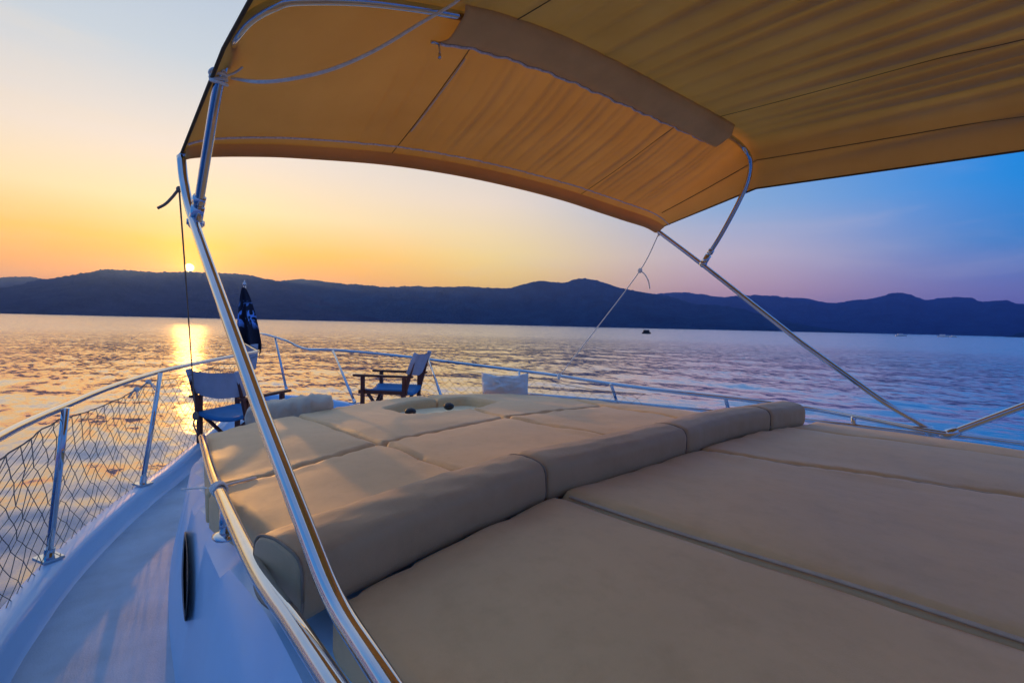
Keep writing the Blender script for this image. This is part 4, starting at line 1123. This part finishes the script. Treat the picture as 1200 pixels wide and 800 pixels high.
def flag():
    top = at_d(287, 337, fd); v = []; f = []; n = 40; k = 44; Lh = 75/FPX*fd*1.0
    side = _R0; dep = np.array([math.sin(YAW), math.cos(YAW), 0])
    for i in range(n+1):
        q = i/n; wl = (-.02-.125*q**.8); wr_ = .02+.235*q**.8
        if q > .80: wl += .05*((q-.80)/.2)**2*1.8; wr_ -= .05*((q-.8)/.2)**2
        for j in range(k+1):
            u = j/k; x = wl+(wr_-wl)*u+.012*math.sin(u*14+q*3)*q
            y = -.03+(.045*math.sin(u*15+q*1.2)+.018*math.sin(u*31+2))*q**.7
            bottom = .05*math.sin(u*7+1)*q**3
            v.append(top+side*x+dep*y+np.array([0, 0, -Lh*q-bottom+.0]))
    f = [(i*(k+1)+j, i*(k+1)+j+1, (i+1)*(k+1)+j+1, (i+1)*(k+1)+j) for i in range(n) for j in range(k)]
    o = obj('flag', v, f, flag_mat(), at=tuple(top)); sd = o.modifiers.new('thick', 'SOLIDIFY'); sd.thickness = .003
    tag(o, 'black flag with pale blue emblem hanging limp in folds from the bow staff', 'flag')
flag()
# pale furled cloth at the staff's foot
mbp = MB(); P = [at_d(292, 405, fd-.05), at_d(295, 418, fd-.05), at_d(297, 433, fd-.05)]
mbp.add(*tube(spline(P, 14), .09, 12, radii=list(np.linspace(.10, .025, 14))))
tag(mbp.build('pennant', M['lilac'], at=tuple(P[0])), 'small pale pennant gathered round the foot of the flagstaff', 'flag')

# ================================================================== FAR BOATS
def far_boat(px, py, L_, label, nm='small_boat', canopy=True, rz=0, dist=None):
    d = ray(px, py); p = EYE+d*((.3-E)/d[2]); p[2] = 0
    t = tag(empty(nm, tuple(p)), label, 'boat', 'boats far out on the water')
    H_ = L_*.14; v = []; f = []
    n = 12
    for i in range(n+1):
        u = i/n*2-1; w = L_*.16*(1-max(0, u)**2.5)*(.9 if u < -.9 else 1)
        for (ww, z) in ((w*.7, -.2), (w, H_*(1+.3*max(0, u))), (w*.8, H_*(1+.3*max(0, u))), (-w*.8, H_*(1+.3*max(0, u))), (-w, H_*(1+.3*max(0, u))), (-w*.7, -.2)):
            v.append((u*L_/2, ww, z))
    f = [(i*6+j, i*6+j+1, (i+1)*6+j+1, (i+1)*6+j) for i in range(n) for j in range(5)]+[tuple(range(6))[::-1]]
    ca, sa = math.cos(rz), math.sin(rz)
    tr = lambda q: (p[0]+q[0]*ca-q[1]*sa, p[1]+q[0]*sa+q[1]*ca, q[2])
    obj('hull', [tr(q) for q in v], f, M['dark'] if canopy else M['white'], t, False)
    if canopy:
        bx = box((0, 0, H_*2.6), (L_*.7, L_*.3, H_*.25)); obj('roof', [tr(q) for q in bx[0]], bx[1], M['dark'], t, False)
        for xx in (-.3, -.1, .1, .3):
            for yy in (-.11, .11):
                bb = bar((xx*L_, yy*L_, H_*.9), (xx*L_, yy*L_, H_*2.5), .14, .14, (1, 0, 0)); obj('post', [tr(q) for q in bb[0]], bb[1], M['dark'], t, False)
        for xx in (-.25, -.08, .1, .22):
            bb = blob((xx*L_, .05*L_, H_*1.4), (.5, .4, .9), 8, 6); obj('bench', [tr(q) for q in bb[0]], bb[1], M['dark'], t)
    else:
        bx = box((-.08*L_, 0, H_*1.5), (L_*.45, L_*.2, H_*1.1)); bevel(obj('cabin', [tr(q) for q in bx[0]], bx[1], M['white'], t, False), .1)
    return t
az0 = -az_of(757)
far_boat(757.5, 390, 3.7, 'dark roofed ferry launch out on the water below the wooded hills', 'ferry_launch', True, az0+.15)
far_boat(1056, 393.6, 8, 'white motor boat near the far shore, alone under the tallest far peak', 'motor_boat', False, -az_of(1056)+.3)
far_boat(1105.5, 394.4, 9, 'white motor boat near the far shore, larger of a close pair', 'motor_boat', False, -az_of(1105)-.2)
far_boat(1117.5, 394.7, 6, 'white motor boat near the far shore, smaller of a close pair', 'motor_boat', False, -az_of(1117)+.5)

# ================================================================== RENDER SETTINGS
S.view_settings.view_transform = 'Standard'; S.view_settings.look = 'None'; S.view_settings.exposure = 0; S.view_settings.gamma = 1
S.view_settings.use_curve_mapping = False
S.render.engine = 'CYCLES'
c = S.cycles; c.use_denoising = True
try: c.denoiser = 'OPENIMAGEDENOISE'
except Exception: pass
c.max_bounces = 6; c.diffuse_bounces = 3; c.glossy_bounces = 4; c.transmission_bounces = 4; c.volume_bounces = 0
c.sample_clamp_indirect = 4; c.sample_clamp_direct = 5; c.use_adaptive_sampling = True; c.adaptive_threshold = .02
